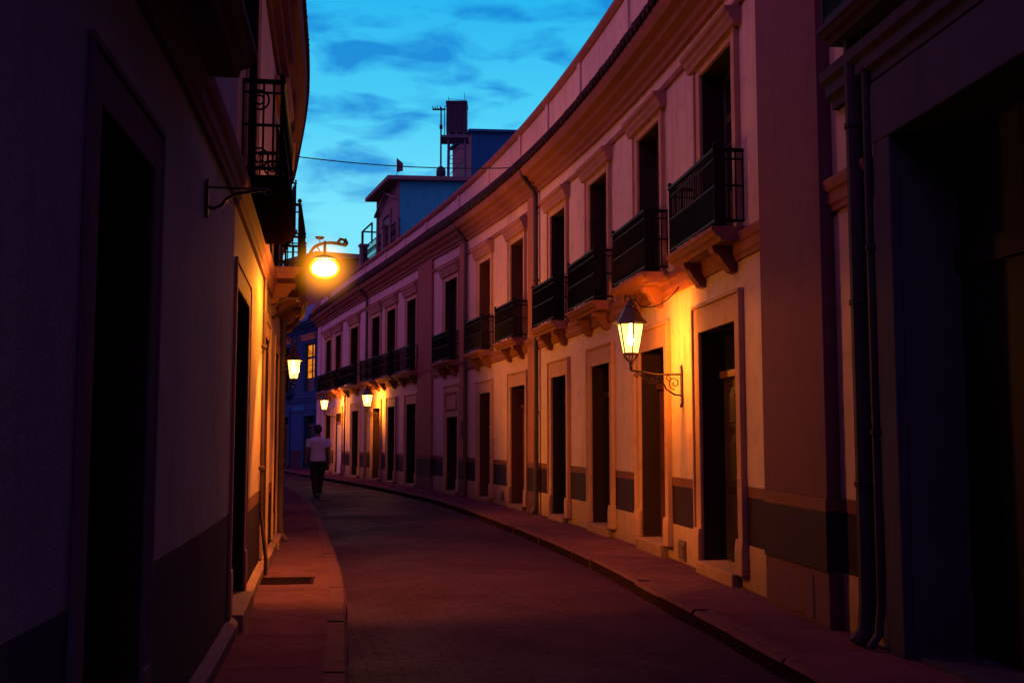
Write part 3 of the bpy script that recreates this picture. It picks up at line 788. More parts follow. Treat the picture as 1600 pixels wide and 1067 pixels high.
def wall_lantern(s, z, a, energy, label, R=.155, h=.34, cable=True, swing=0.0, aim=None, glow=.05, col=LCOL):
    p = RC.P(s, .0, z)
    root = empty('wall_lantern', p, label, 'lantern', 'lit iron lanterns on wall brackets', RC.ang(s) + swing)
    pl_ = MB(); pl_.prism([(-.03, -.22), (-.03, .10), (-.012, .15), (.012, .15), (.03, .10), (.03, -.22), (.016, -.27), (-.016, -.27)], .002, .022)
    pl_.lathe([(.0, -.30), (.018, -.29), (.022, -.27), (.012, -.25), (.0, -.24)], .02, 0, 8); pl_.lathe([(.0, .14), (.02, .155), (.012, .18), (.0, .20)], .015, 0, 8)
    pl_.build('wall_plate', M['lampiron'], root)
    ar = MB()
    ar.tube([(.02, 0, .08), (a*.55, 0, .075), (a*.75, 0, .10), (a, 0, .12)], .011, 6)
    cur = [(.02, 0, -.16), (.10, 0, -.15), (.19, 0, -.09), (.24, 0, .0), (.27, 0, .07)]
    ar.tube(cur, .010, 6)
    # scrolls
    def spiral(cx, cz, r0, turns, st, sg):
        return [(cx + sg*r0*(1-t*.85)*math.cos(st+turns*2*PI*t), 0, cz + r0*(1-t*.85)*math.sin(st+turns*2*PI*t)) for t in [i/22 for i in range(23)]]
    ar.tube(spiral(.095, -.02, .075, 1.4, -PI/2, 1), .007, 5); ar.tube(spiral(.155, .03, .04, 1.2, PI/2, -1), .006, 5)
    ar.tube(spiral(.34, .025, .05, 1.4, PI/2, 1), .007, 5); ar.tube(spiral(.44, .04, .04, 1.3, PI/2, -1), .006, 5); ar.tube(spiral(a*.9, .07, .035, 1.3, PI/2, 1), .006, 5)
    ar.tube([(.27, 0, .0), (.36, 0, -.03), (.44, 0, .0), (.50, 0, .08)], .008, 5)
    ar.build('arm', M['lampiron'], root)
    zb = .12 + .19
    zc = lantern_body(root, a, zb, R, h)
    if cable:
        cb = MB(); zt = zb+h+.27; pts = []
        P0, P1 = Vector((a, 0, zt)), Vector((.012, .03, zt+.19))
        for i in range(25):
            t = i/24; q = P0.lerp(P1, t**1.0); q.z += -.42*t*(1-t)*1.5 + .16*math.sin(min(1, t*6)*PI)*(1-t)*.3; pts.append(q)
        pts += [Vector((.012, .03, zt+.30)), Vector((.012, .03, zt+.42))]
        cb.tube(pts, .007, 5); cb.build('cable', M['cable'], root)
    if aim is None: point('lantern_light', root, (a, 0, zc), energy, LCOL, .06)
    else:
        q = Matrix.Rotation(-RC.ang(s)-swing, 3, 'Z') @ Vector(aim)      # spot aimed wallward to keep light off the street; no mirror exists
        spot('lantern_light', root, (a, 0, zc), energy, col, .06, q, 172, .45); point('lantern_glow', root, (a, 0, zc), energy*glow, col, .06)
    return root
wall_lantern(2.38, 2.16, .60, 640, 'large lit iron lantern on a scrolled bracket, nearest of the lit lanterns', aim=(.80, .45, -.12), col=(1, .235, .004))
wall_lantern(27.35, 2.30, .46, 900, 'lit iron lantern on the rose house, middle one of the right row', R=.19, h=.38, aim=(.80, .35, -.10), glow=.34)
wall_lantern(33.9, 2.36, .75, 900, 'small far lit iron lantern above the pale violet door', R=.17, h=.36, aim=(.80, .30, -.10), glow=.34)

# hanging lantern on the left
s = SY(20.7); p = LC.P(s, -.10, 3.41)
HL = empty('hanging_lantern', p, 'lit lantern hanging past the left wall, before the blue house', 'lantern', None, LC.ang(s))
a = .47
ar = MB(); ar.tube([(.0, 0, .0), (.15, 0, .06), (.32, 0, .05), (a, 0, .0)], .013, 6); ar.tube([(.0, 0, -.3), (.1, 0, -.25), (.22, 0, -.08), (.26, 0, .05)], .009, 6)
ar.ring((a, 0, -.03), (1,0,0), (0,0,1), .05, .009, 14, 5); ar.ring((a-.07, 0, -.0), (1,0,0), (0,0,1), .045, .008, 14, 5); ar.ring((a+.07, 0, -.0), (1,0,0), (0,0,1), .045, .008, 14, 5)
ar.build('arm', M['lampiron'], HL)
zc = lantern_body(HL, a, -.75, .145, .36)
spot('lantern_light', HL, (a, 0, zc), 2700, LCOL, .06, Matrix.Rotation(-LC.ang(s), 3, 'Z') @ Vector((1, -.25, .50)), 150, .5); point('lantern_glow', HL, (a, 0, zc), 110, LCOL, .06)

# empty brackets on the left wall
def bracket(Y, z, label, L=.34):
    s = SY(Y); p = LC.P(s, 0, z)
    r = empty('wall_bracket', p, label, 'bracket', 'empty lantern brackets on the left wall', LC.ang(s))
    m1 = MB(); m1.prism([(-.016, -.10), (-.016, .08), (.0, .10), (.016, .08), (.016, -.10), (.0, -.125)], .002, .02); m1.build('wall_plate', M['lampiron'], r)
    m2 = MB(); m2.tube([(.01, 0, .05), (L, 0, .05)], .007, 6)
    m2.tube([(.01, 0, -.06), (.05, 0, -.07), (.09, 0, -.05), (.12, 0, -.01), (.18, 0, .02), (.26, 0, .035), (L, 0, .05)], .011, 6)
    m2.ring((L, 0, .03), (1,0,0), (0,0,1), .018, .006, 10, 5); m2.build('arm', M['lampiron'], r)
bracket(6.0, 2.86, 'empty iron bracket on the dark left foreground wall')
bracket(12.2, 3.05, 'empty iron bracket on the orange lit left wall')

def glare_mat(c, R):
    m = bpy.data.materials.new('lamp haze'); m.use_nodes = True; nt = m.node_tree; nt.nodes.clear()
    o = N(nt, 'ShaderNodeOutputMaterial'); v = N(nt, 'ShaderNodeEmission'); v.inputs[0].default_value = (1, .30, .008, 1)
    d = N(nt, 'ShaderNodeVectorMath', operation='DISTANCE'); nt.links.new(N(nt, 'ShaderNodeNewGeometry').outputs['Position'], d.inputs[0]); d.inputs[1].default_value = c
    mr = N(nt, 'ShaderNodeMapRange'); nt.links.new(d.outputs['Value'], mr.inputs[0])
    mr.inputs[1].default_value = .0; mr.inputs[2].default_value = R*.98; mr.inputs[3].default_value = 1; mr.inputs[4].default_value = 0
    pw = N(nt, 'ShaderNodeMath', operation='POWER'); nt.links.new(mr.outputs[0], pw.inputs[0]); pw.inputs[1].default_value = 3.2
    ml = N(nt, 'ShaderNodeMath', operation='MULTIPLY'); nt.links.new(pw.outputs[0], ml.inputs[0]); ml.inputs[1].default_value = 18.0
    nt.links.new(ml.outputs[0], v.inputs[1]); nt.links.new(v.outputs[0], o.inputs['Volume']); return m
# street lamp with gooseneck arm
sp = LC.P(SY(12.5), .37, 3.40)
lamp = Vector((-1.915, 11.0, 3.30))
SL = empty('street_lamp', sp, 'blazing orange street lamp on a curved arm from the left balcony', 'street lamp')
mb = MB()
pts = [sp, (-2.420, 12.4, 3.356), (-2.330, 12.2, 3.485), (-2.263, 12.0, 3.554), (-2.157, 11.7, 3.589), (-2.012, 11.4, 3.575), (-1.847, 11.1, 3.527), (-1.702, 11.0, 3.48)]
P2 = []
for a_, b_ in zip(pts[1:], pts[2:]):
    for k in range(4): P2.append(Vector(a_).lerp(Vector(b_), k/4))
P2.append(Vector(pts[-1]))
for _ in range(3): P2 = [P2[0]] + [(P2[i-1]+P2[i]*2+P2[i+1])/4 for i in range(1, len(P2)-1)] + [P2[-1]]
mb.tube([sp] + P2, .017, 8); mb.tube([sp, sp + Vector((-.05, .12, -.30)), LC.P(SY(12.9), .02, 2.95)], .017, 8)
mb.tube([(-1.80, 11.06, 3.51), (-1.76, 11.03, 3.55), (-1.72, 11.0, 3.535)], .016, 6); mb.lathe([(.0, 3.47), (.02, 3.48), (.03, 3.50), (.012, 3.54), (.0, 3.56)], -1.702, 11.0, 8)
mb.tube([(-2.10, 11.6, 3.57), (-2.02, 11.35, 3.47), (-1.95, 11.1, 3.42)], .008, 5); mb.build('arm', M['lampiron'], SL)
hd = MB()
hd.lathe([(.11, 3.335), (.114, 3.338), (.10, 3.358), (.05, 3.378), (.016, 3.39), (.014, 3.52), (.0, 3.53)], lamp.x, lamp.y, 20); hd.build('hood', M['lampiron'], SL)
bw = MB(); bw.lathe([(.0, 3.135), (.07, 3.145), (.12, 3.17), (.155, 3.22), (.158, 3.26), (.135, 3.305), (.11, 3.333)], lamp.x, lamp.y, 20); bw.build('glass', M['sodiumbowl'], SL, smooth=True)
bb = MB(); bb.lathe([(.0, 3.16), (.06, 3.17), (.105, 3.195), (.128, 3.235), (.12, 3.27), (.09, 3.305), (.0, 3.325)], lamp.x, lamp.y, 16); bb.build('bulb', M['sodium'], SL, smooth=True)
# added self-glowing volume, stands in for lens glare around the lamp
hz = MB(); R_ = .44
prof = [(R_*math.sin(PI*i/16), 3.25 - R_*math.cos(PI*i/16)) for i in range(17)]; prof[0] = (.001, prof[0][1]); prof[-1] = (.001, prof[-1][1])
hz.lathe(prof, lamp.x, lamp.y, 24); ho = hz.build('glare', glare_mat((lamp.x, lamp.y, 3.245), R_), SL, smooth=True)
ph = MB(); c = Vector((-2.04, 11.4, 3.62)); ph.lathe([(.0, 3.612), (.03, 3.618), (.05, 3.634), (.05, 3.642), (.0, 3.645)], c.x, c.y, 12); ph.tube([(c.x, c.y, 3.58), (c.x, c.y, 3.62)], .004, 5); ph.build('photocell', M['lampiron'], SL)
li = point('street_lamp_light', SL, Vector((lamp.x, lamp.y, 3.235)) - sp, 300, (1, .30, .008), .135)
spot('street_lamp_flood', SL, Vector((lamp.x, lamp.y, 3.235)) - sp, 700, (1, .30, .008), .135, (.02, 0, -1), 172, .10)
spot('street_lamp_beam', SL, Vector((lamp.x, lamp.y, 3.09)) - sp, 640, (1, .29, .04), .03, (.15, .29, -1), 106, .30)

# ------------------------------------------------------------------ rooftops
def pbox(mb, quad, z0, z1):
    n = len(quad); vs = [(x, y, z0) for x, y in quad] + [(x, y, z1) for x, y in quad]
    mb.add(vs, [tuple(range(n-1, -1, -1)), tuple(range(n, 2*n))] + [(i, (i+1) % n, n+(i+1) % n, n+i) for i in range(n)])
# near rooftop room
c0_ = Vector((-3.98, 38.0)); t_ = Vector((-.33, .944)); r_ = Vector((1, .06))
R1 = empty('rooftop_room', (c0_.x, c0_.y, 7), 'blue walled rooftop room with a gabled front and dark doorway', 'rooftop room')
q = [c0_, c0_ + r_*4.2, c0_ + r_*4.2 + t_*3.6, c0_ + t_*3.6]
mb = MB(); n4 = [(v.x, v.y) for v in q]
vs = [(x, y, 6.9) for x, y in n4] + [(x, y, 10.65) for x, y in n4]
mb.cur = 0; mb.add(vs, [(0, 1, 5, 4), (1, 2, 6, 5), (2, 3, 7, 6), (4, 5, 6, 7)]); mb.cur = 1; mb.add(vs, [(3, 0, 4, 7)])
mb.build('wall', [M['bluewall'], M['purplewall']], R1, fix=False)
mb = MB(); o_ = Vector((-.944, -.33))
qq = [c0_ + o_*.48 - t_*.15, c0_ + r_*4.25 - t_*.15, c0_ + r_*4.25 + t_*3.8, c0_ + o_*.48 + t_*3.8]
pbox(mb, [(v.x, v.y) for v in qq], 10.652, 10.80); mb.build('roof', M['concrete'], R1, bevel=.01)
def on_face(a, b, u0, u1, z0, z1, out, th, mb):
    d = (b-a).normalized(); p0, p1 = a + d*u0, a + d*u1
    pbox(mb, [(p0.x+out.x*.002, p0.y+out.y*.002), (p1.x+out.x*.002, p1.y+out.y*.002), (p1.x+out.x*th, p1.y+out.y*th), (p0.x+out.x*th, p0.y+out.y*th)], z0, z1)
mb = MB(); on_face(c0_, c0_ + t_, 1.4, 2.5, 7.2, 9.6, o_, .03, mb); dd = mb.build('door', M['wood'], R1)
mb = MB(); on_face(c0_, c0_ + t_, 1.25, 1.39, 7.2, 9.75, o_, .06, mb); on_face(c0_, c0_ + t_, 2.51, 2.65, 7.2, 9.75, o_, .06, mb); on_face(c0_, c0_ + t_, 1.25, 2.65, 9.752, 9.9, o_, .06, mb); mb.build('surround', M['purplewall'], dd)
mb = MB(); on_face(c0_, c0_ + t_, .0, .22, 6.9, 10.64, o_, .07, mb); on_face(c0_, c0_ + t_, 3.4, 3.6, 6.9, 10.64, o_, .07, mb)
a3, b3 = c0_ + o_*.075, c0_ + t_*3.6 + o_*.075
mb.build('pilaster', M['purplewall'], R1)
mb = MB()
for (u0, z0, u1, z1) in ((0.0, 10.0, 1.8, 10.55), (1.8, 10.55, 3.6, 10.0)):
    p0, p1 = a3 + t_*u0, a3 + t_*u1; w = o_*.09
    mb.add([(p0.x, p0.y, z0), (p1.x, p1.y, z1), (p1.x, p1.y, z1+.09), (p0.x, p0.y, z0+.09), (p0.x+w.x, p0.y+w.y, z0), (p1.x+w.x, p1.y+w.y, z1), (p1.x+w.x, p1.y+w.y, z1+.09), (p0.x+w.x, p0.y+w.y, z0+.09)],
           [(0,1,2,3),(4,5,6,7),(0,1,5,4),(1,2,6,5),(2,3,7,6),(3,0,4,7)])
mb.build('pediment', M['purplewall'], R1)
# far rooftop room
c1_ = Vector((-1.68, 44.0)); R2 = empty('rooftop_room', (c1_.x, c1_.y, 7), 'tall plain navy rooftop room with a dark window, right of the water tank', 'rooftop room')
t2 = Vector((-.32, .947)); o2 = Vector((-.947, -.32)); q = [c1_, c1_ + Vector((6, .5)), c1_ + Vector((6, .5)) + t2*3, c1_ + t2*2.9]
mb = MB(); n4 = [(v.x, v.y) for v in q]; vs = [(x, y, 6.9) for x, y in n4] + [(x, y, 14.15) for x, y in n4]
mb.cur = 0; mb.add(vs, [(0,1,5,4), (1,2,6,5), (2,3,7,6), (4,5,6,7)]); mb.cur = 1; mb.add(vs, [(3,0,4,7)]); mb.build('wall', [M['navy'], M['purplewall']], R2, fix=False)
mb = MB(); on_face(c1_, c1_ + t2, .8, 1.9, 11.0, 13.2, o2, .03, mb); mb.build('window', M['wood'], R2)
mb = MB(); qq = [c1_ + o2*.12 - t2*.1, c1_ + Vector((6.1, .4)), c1_ + Vector((6.1, .5)) + t2*3.1, c1_ + t2*3.05 + o2*.12]; pbox(mb, [(v.x, v.y) for v in qq], 14.152, 14.26); mb.build('roof', M['navy'], R2)

# water tank on its tower
tx, ty = -2.17, 42.0
W = empty('water_tank', (tx, ty, 10.8), 'dark square water tank on a lattice steel tower above the rooftops', 'water tank')
mb = MB(); mb.box(tx-.40, tx+.40, ty-.45, ty+.45, 13.42, 14.66); mb.box(tx-.42, tx+.42, ty-.47, ty+.47, 14.60, 14.70)
for k in range(1, 4): mb.box(tx-.40+k*.2-.012, tx-.40+k*.2+.012, ty-.462, ty-.45, 13.5, 14.6)
mb.build('tank', M['tank'], W, bevel=.03)
for i, (sx, sy) in enumerate(((-1,-1),(1,-1),(1,1),(-1,1))):
    mb = MB(); mb.tube([(tx+sx*.32+sx*.06, ty+sy*.36, 7.0), (tx+sx*.32, ty+sy*.36, 13.3)], .035, 6); mb.build('leg', M['steel'], W)
mb = MB()
for z in (11.0, 11.7, 12.4, 13.0):
    for (a, b) in (((-1,-1),(1,-1)),((1,-1),(1,1)),((1,1),(-1,1)),((-1,1),(-1,-1))):
        mb.tube([(tx+a[0]*.34, ty+a[1]*.36, z), (tx+b[0]*.34, ty+b[1]*.36, z)], .016, 5)
for z0, z1 in ((11.0, 11.7), (11.7, 12.4), (12.4, 13.0)):
    mb.tube([(tx-.34, ty-.36, z0), (tx+.34, ty-.36, z1)], .014, 5); mb.tube([(tx-.34, ty+.36, z1), (tx-.34, ty-.36, z0)], .014, 5)
mb.build('bracing', M['steel'], W)
mb = MB(); mb.box(tx-.62, tx+.46, ty-.5, ty+.5, 13.22, 13.32); mb.box(tx-.4, tx+.4, ty-.45, ty+.45, 13.32, 13.36)
for x in (-.3, 0, .3): mb.box(tx+x-.04, tx+x+.04, ty-.46, ty+.46, 13.358, 13.42)
mb.build('platform', M['steel'], W)
mb = MB()
for x, h in ((-.34, 15.0), (.30, 15.15)): mb.tube([(tx+x, ty, 14.6), (tx+x, ty, h)], .012, 5)
mb.tube([(tx-.34, ty, 14.92), (tx+.30, ty, 14.86)], .009, 5); mb.tube([(tx-.48, ty-.2, 13.3), (tx-.48, ty-.2, 14.5), (tx-.38, ty-.2, 14.62)], .018, 6); mb.build('pipe', M['steel'], W)
# antenna mast
ax = -2.80
AM = empty('antenna_mast', (ax, 42.0, 10.8), 'thin dark mast with a short crossbar left of the water tank', 'antenna mast')
mb = MB(); mb.tube([(ax, 42, 10.8), (ax, 42, 12.5), (ax, 42, 14.58)], .045, 8, .03); mb.box(ax-.06, ax+.06, 41.95, 42.05, 13.7, 13.85); mb.build('pole', M['tank'], AM)
mb = MB(); mb.box(ax-.34, ax+.18, 41.97, 42.03, 14.46, 14.52)
for k in range(4): mb.box(ax-.34+k*.1, ax-.325+k*.1, 41.85, 42.15, 14.485, 14.60)
mb.build('crossbar', M['tank'], AM)
# chimney pot
mb = MB(); cx_ = -2.66
CH = empty('chimney', (cx_, 40.0, 10.8), 'dark rounded chimney pot on the blue rooftop room', 'chimney')
mb.lathe([(.26, 10.78), (.27, 11.0), (.22, 11.05), (.24, 11.2), (.21, 11.22)], cx_, 40, 12); mb.build('base', M['tile'], CH)
mb = MB(); mb.lathe([(.17, 11.2), (.18, 11.5), (.15, 11.62), (.08, 11.68), (.0, 11.7)], cx_, 40, 12); mb.build('pot', M['tank'], CH, smooth=True)
# flag
fx = -4.15
FL = empty('flag', (fx, 38.5, 10.8), 'small dark flag on a thin pole on the rooftop', 'flag')
mb = MB(); mb.tube([(fx, 38.5, 10.78), (fx, 38.5, 11.62)], .012, 5); mb.build('pole', M['steel'], FL)
mb = MB(); vs = []; fs = []
for i in range(7):
    t = i/6; vs += [(fx+.22*t, 38.5+.03*math.sin(t*6), 11.62-.20*t), (fx+.22*t, 38.5+.03*math.sin(t*6), 11.10+.03*t)]
for i in range(6): fs.append((2*i, 2*i+2, 2*i+3, 2*i+1))
mb.add(vs, fs); mb.build('cloth', M['flagcloth'], FL, fix=False)
# roof terrace railing
s0, s1 = 28.6, 35.2; p = RC.P(s0, -.9, 7.0)
TR = empty('terrace_railing', p, 'ornate iron railing along the roof terrace beside the street lamp glow', 'railing')
mb = MB(); zt = 9.25
for z in (8.0, 9.0, zt): fbox(mb, RC, s0, s1, -.915, -.885, z, z+.035)
n = 34
for i in range(n+1):
    s = s0+(s1-s0)*i/n; mb.tube([RC.P(s, -.9, 7.0), RC.P(s, -.9, zt)], .012, 5)
    if i < n:
        t = RC.frame(s); c = RC.P(s+(s1-s0)/n/2, -.9, 8.62)
        mb.ring(c, (t[2], t[3], 0), (0,0,1), .085, .011, 10, 4); mb.ring(c + Vector((0,0,-.3)), (t[2], t[3], 0), (0,0,1), .085, .011, 10, 4); mb.ring(c + Vector((0,0,.3)), (t[2], t[3], 0), (0,0,1), .06, .010, 10, 4)
mb.build('panel', M['iron'], TR)
for s in (s0+2.1, s1-.35):
    mb = MB(); fbox(mb, RC, s, s+.3, -1.08, -.78, 6.9, 9.35); fbox(mb, RC, s-.05, s+.35, -1.12, -.74, 9.35, 9.45); mb.build('post', M['purplewall'], TR, bevel=.01)
mb = MB(); pA, pB = RC.P(s1-.1, -.9, 0), RC.P(s1-.1, -1.9, 0)
for q_ in (pA, pB): mb.tube([(q_.x, q_.y, 7), (q_.x, q_.y, 10.0)], .05, 6)
mb.tube([(pA.x, pA.y, 10.0), (pB.x, pB.y, 10.0)], .035, 6); mb.tube([(pA.x, pA.y, 10.0), RC.P(s1-2.0, -.9, 10.0)], .035, 6); mb.tube([RC.P(s1-2.0, -.9, 10.0), RC.P(s1-2.0, -.9, 9.2)], .035, 6)
mb.build('frame', M['iron'], TR)
# far house behind the lamp
FH = empty('far_house', (-12.3, 66, 0), 'brown gabled house far behind the street lamp above the roofline', 'house')
mb = MB(); q = [(-13.6, 64), (-9.0, 63), (-8.0, 70), (-12.6, 71)]; pbox(mb, q, 0, 12.0); mb.build('wall', M['brown'], FH)
mb = MB(); mb.add([(-13.9, 63.7, 12.0), (-8.8, 62.6, 12.0), (-7.6, 70.3, 12.0), (-12.7, 71.4, 12.0), (-12.2, 67, 13.2), (-9.2, 66.5, 12.9)], [(0,1,5,4), (1,2,5), (2,3,4,5), (3,0,4), (0,3,2,1)]); mb.build('roof', M['tile'], FH)

# cable across the street
pA = LC.P(SY(21.3), .42, 7.15); pB = RC.P(13.2, -.06, 7.22)
mb = MB(); pts = []
for i in range(25):
    t = i/24; q = Vector(pA).lerp(Vector(pB), t); q.z -= .35*t*(1-t); pts.append(q)
mb.tube(pts, .012, 5); tag(mb.build('power_cable', M['cable'], None, loc=tuple(pA)), 'thin black cable sagging across the street below the clouds', 'cable')

# ------------------------------------------------------------------ person walking away
def person():
    px, py = -5.02, 28.3
    H = 1.86
    root = empty('person', (px, py, .012), 'person in a pale t-shirt and dark trousers walking away along the road', 'person', None, math.radians(14))
    skin = flat('skin', (.22, .11, .08), .6, bmp=0, var=.1); shirt = flat('shirt cotton', (.46, .43, .74), .9, var=.08, sc=5, bmp=.2)
    tro = flat('trouser cloth', (.012, .011, .014), .9, bmp=.1); shoe = flat('shoe leather', (.02, .018, .018), .6); hairm = flat('dark hair', (.010, .008, .008), .7, sc=60, bmp=.5)
    k = H/1.80; root.scale = (1.12, 1.05, 1)
    def T(p): return (p[0]*k, p[1]*k, p[2]*k)
    def limb(mb, pts, rs, n=12):
        P = []; Rr = []
        for i in range(len(pts)-1):
            for j in range(4):
                t = j/4; P.append(Vector(T(pts[i])).lerp(Vector(T(pts[i+1])), t)); Rr.append((rs[i]+(rs[i+1]-rs[i])*t)*k)
        P.append(Vector(T(pts[-1]))); Rr.append(rs[-1]*k); mb.tube(P, Rr, n)
    def ball(mb, c, r, sx=1, sy=1, sz=1):
        c = T(c); prof = [(r*k*math.sin(PI*i/10), c[2] - r*k*sz*math.cos(PI*i/10)) for i in range(11)]; prof[0] = (.0005, prof[0][1]); prof[-1] = (.0005, prof[-1][1]); mb.lathe(prof, c[0], c[1], 14, 0, sx, sy)
    def torso(mb, secs, n=18):
        vs = []; fs = []
        for (cx, cy, z, a, b) in secs:
            for i in range(n): vs.append(T((cx + a*math.cos(2*PI*i/n), cy + b*math.sin(2*PI*i/n), z)))
        for j in range(len(secs)-1):
            for i in range(n): fs.append((j*n+i, j*n+(i+1) % n, (j+1)*n+(i+1) % n, (j+1)*n+i))
        fs.append(tuple(range(n-1, -1, -1))); fs.append(tuple((len(secs)-1)*n+i for i in range(n))); mb.add(vs, fs)
    def remesh(o, vox, it=6):
        r = o.modifiers.new('remesh', 'REMESH'); r.mode = 'VOXEL'; r.voxel_size = vox; r.use_smooth_shade = True
        s = o.modifiers.new('smooth', 'SMOOTH'); s.iterations = it; s.factor = .5
    # joints: facing +y (away), mid stride: right foot forward, left trailing with heel lifting
    hipL, hipR = (-.09, 0, .93), (.09, 0, .93)
    knL, anL = (-.085, -.02, .50), (-.06, -.20, .13)
    knR, anR = (.080, .16, .52), (.045, .20, .095)
    shL, shR = (-.185, -.01, 1.46), (.185, -.01, 1.46)
    elL, wrL = (-.245, -.02, 1.17), (-.262, .07, .93)
    elR, wrR = (.240, -.07, 1.17), (.262, -.06, .92)
    body = MB()
    torso(body, [(0,0,.86,.13,.10),(0,0,.95,.155,.115),(0,.0,1.08,.135,.10),(0,0,1.25,.155,.112),(0,-.01,1.38,.175,.11),(0,-.01,1.46,.165,.085),(0,-.005,1.50,.09,.065),(0,0,1.54,.055,.055)])
    limb(body, [(0,0,1.48),(0,.012,1.60)], [.058,.052])
    ball(body, (0,.025,1.69), .088, .86, 1.05, 1.28); ball(body, (0,.055,1.635), .055, .9, 1.0, .9)
    for sx in (-1, 1): ball(body, (sx*.078,.015,1.675), .022, .45, .9, 1.4)
    ball(body, (0,.118,1.675), .014, .8, 1, 1.3)
    for sh, el, wr, sg in ((shL, elL, wrL, -1), (shR, elR, wrR, 1)):
        limb(body, [sh, el, wr], [.052,.038,.026])
        d = (Vector(wr)-Vector(el)).normalized(); w = Vector(wr)
        hp = w + d*.045; ball(body, tuple(hp), .036, .55, 1.05, 1.35)
        for f, (off, ln) in enumerate(((-.030,.070),(-.010,.082),(.010,.078),(.028,.062))):
            b0 = w + d*.075 + Vector((0, off, 0)); b1 = b0 + d*ln*.55 + Vector((-sg*.004, .004, 0)); b2 = b1 + d*ln*.4 + Vector((-sg*.014, .012, 0))
            limb(body, [tuple(b0), tuple(b1), tuple(b2)], [.0095,.009,.0075], 7)
        t0 = w + d*.03 + Vector((0,.03,0)); limb(body, [tuple(t0), tuple(t0 + d*.035 + Vector((-sg*.008,.022,0))), tuple(t0 + d*.068 + Vector((-sg*.012,.026,0)))], [.012,.010,.008], 7)
    for hp, kn, an in ((hipL, knL, anL), (hipR, knR, anR)): limb(body, [hp, kn, an], [.082,.055,.036])
    b = body.build('body', skin, root); remesh(b, .008, 5)
    tr = MB()
    torso(tr, [(0,0,.80,.14,.10),(0,0,.88,.168,.122),(0,0,.96,.166,.122),(0,0,1.02,.15,.115)])
    for hp, kn, an in ((hipL, knL, anL), (hipR, knR, anR)): limb(tr, [(hp[0],hp[1],.90), ((hp[0]+kn[0])/2,(hp[1]+kn[1])/2,.70), kn, an], [.098,.092,.072,.058])
    o = tr.build('trousers', tro, root); remesh(o, .014)
    sh = MB()
    torso(sh, [(0,0,.90,.182,.135),(0,0,.98,.180,.132),(0,0,1.12,.168,.122),(0,0,1.28,.182,.13),(0,-.01,1.40,.198,.125),(0,-.01,1.475,.17,.098),(0,-.005,1.515,.085,.075)])
    for s_, e_ in ((shL, elL), (shR, elR)):
        m = Vector(s_).lerp(Vector(e_), .72); limb(sh, [s_, tuple(m)], [.072,.066])
    o = sh.build('shirt', shirt, root); remesh(o, .013)
    hr = MB(); ball(hr, (0,.005,1.725), .092, .90, 1.04, 1.12); ball(hr, (0,-.025,1.66), .075, .92, .85, 1.0)
    o = hr.build('hair', hairm, root); remesh(o, .012)
    for an, tz, pt in ((anL, .0, -.5), (anR, 0.0, .12)):
        s_ = MB(); y, x = an[1], an[0]
        if pt < 0: limb(s_, [(x, y-.03, an[2]+.01), (x, y+.08, .055), (x, y+.17, .03)], [.042,.042,.028])
        else: limb(s_, [(x, y-.05, .045), (x, y+.06, .045), (x, y+.17, .06)], [.042,.044,.028])
        o = s_.build('shoe', shoe, root); remesh(o, .012)
person()

# ------------------------------------------------------------------ world: dusk sky
w = bpy.data.worlds.new('World'); bpy.context.scene.world = w; w.use_nodes = True
nt = w.node_tree; nt.nodes.clear()
out = N(nt, 'ShaderNodeOutputWorld'); bg = N(nt, 'ShaderNodeBackground'); nt.links.new(bg.outputs[0], out.inputs[0])
SUN_EL, SUN_ROT = math.radians(26), math.radians(205)
sky = N(nt, 'ShaderNodeTexSky', sky_type='NISHITA'); sky.sun_disc = False; sky.sun_elevation = math.radians(1.5); sky.sun_rotation = math.radians(-10)
tc = N(nt, 'ShaderNodeTexCoord'); sep = N(nt, 'ShaderNodeSeparateXYZ'); nt.links.new(tc.outputs['Generated'], sep.inputs[0])
def mth(op, a, b=None, c=None, clamp=False):
    n = N(nt, 'ShaderNodeMath', operation=op); n.use_clamp = clamp
    for i, x in enumerate((a, b, c)):
        if x is None: continue
        if isinstance(x, (int, float)): n.inputs[i].default_value = x
        else: nt.links.new(x, n.inputs[i])
    return n.outputs[0]
zc_ = mth('MAXIMUM', sep.outputs[2], 0.0)
mp = N(nt, 'ShaderNodeMapping'); mp.inputs['Scale'].default_value = (1.0, .8, 3.0); mp.inputs['Location'].default_value = (3.1, 1.7, .4); nt.links.new(tc.outputs['Generated'], mp.inputs[0])
n1 = noise(nt, mp.outputs[0], 13, 5, .48, .3); n2 = noise(nt, mp.outputs[0], 2.6, 3, .5)
cl = mth('ADD', mth('MULTIPLY', n1, .80), mth('MULTIPLY', n2, .32))
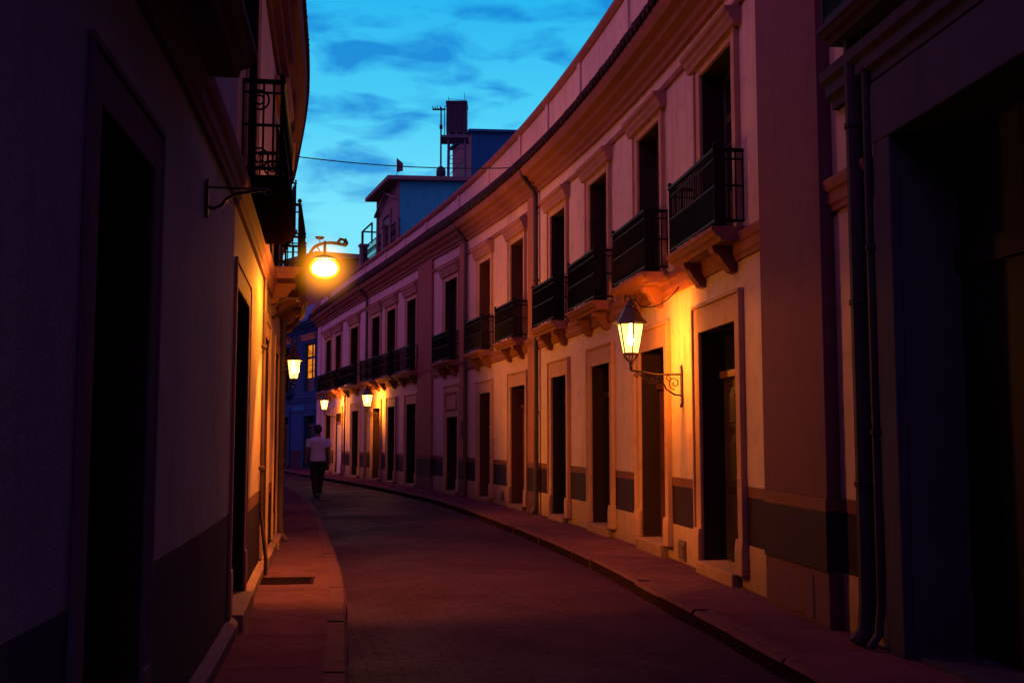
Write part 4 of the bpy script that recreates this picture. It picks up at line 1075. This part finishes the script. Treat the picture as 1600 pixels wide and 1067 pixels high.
cloud = ramp(nt, cl, [(.515, (0,0,0)), (.645, (1,1,1))])
front = ramp(nt, zc_, [(0.0, (.18,.76,1.0)), (.20, (.17,.77,.98)), (.29, (.06,.61,.93)), (.38, (.015,.47,.87))])
frontc = mixc(nt, front, (.002, .25, .70), mth('MULTIPLY', cloud, ramp(nt, zc_, [(.19, (.35,)*3), (.25, (.95,)*3)])))
# glow side (down the street) against the dim violet rest of the dome
dotn = N(nt, 'ShaderNodeVectorMath', operation='DOT_PRODUCT'); nt.links.new(tc.outputs['Generated'], dotn.inputs[0]); dotn.inputs[1].default_value = Vector((-.02, .97, .22)).normalized()
fm = ramp(nt, dotn.outputs['Value'], [(.82, (0,0,0)), (.93, (1,1,1))])
dome = mixc(nt, (.36, .12, .42), (.30, .11, .44), zc_)
col = mixc(nt, dome, frontc, fm)
skys = mixc(nt, col, sky.outputs[0], .004, 'ADD')
nt.links.new(skys, bg.inputs[0]); bg.inputs[1].default_value = 1.0

sun = bpy.data.lights.new('Sun', 'SUN'); sun.energy = .40; sun.angle = math.radians(35); sun.color = (1, .32, .66)
so = bpy.data.objects.new('Sun', sun); C.objects.link(so)
d = Vector((.75, .35, -.55)).normalized(); so.rotation_euler = d.to_track_quat('-Z', 'Y').to_euler()

# ------------------------------------------------------------------ camera
cam = bpy.data.cameras.new('Camera'); co = bpy.data.objects.new('Camera', cam); C.objects.link(co)
cam.sensor_width = 36; cam.lens = 36*1700/1600; cam.clip_end = 3000; cam.clip_start = .05
co.location = (0, 0, 1.5); co.rotation_euler = (PI/2 + math.atan((687-533.5)/1700), 0, 0)
sc = bpy.context.scene; sc.camera = co
sc.render.engine = 'CYCLES'
sc.view_settings.view_transform = 'Standard'; sc.view_settings.look = 'None'; sc.view_settings.exposure = 0; sc.view_settings.gamma = 1
sc.cycles.use_denoising = True
sc.cycles.max_bounces = 8; sc.cycles.transparent_max_bounces = 16; sc.cycles.sample_clamp_indirect = 4
for o in bpy.data.objects:
    if '_w' in o: del o['_w']
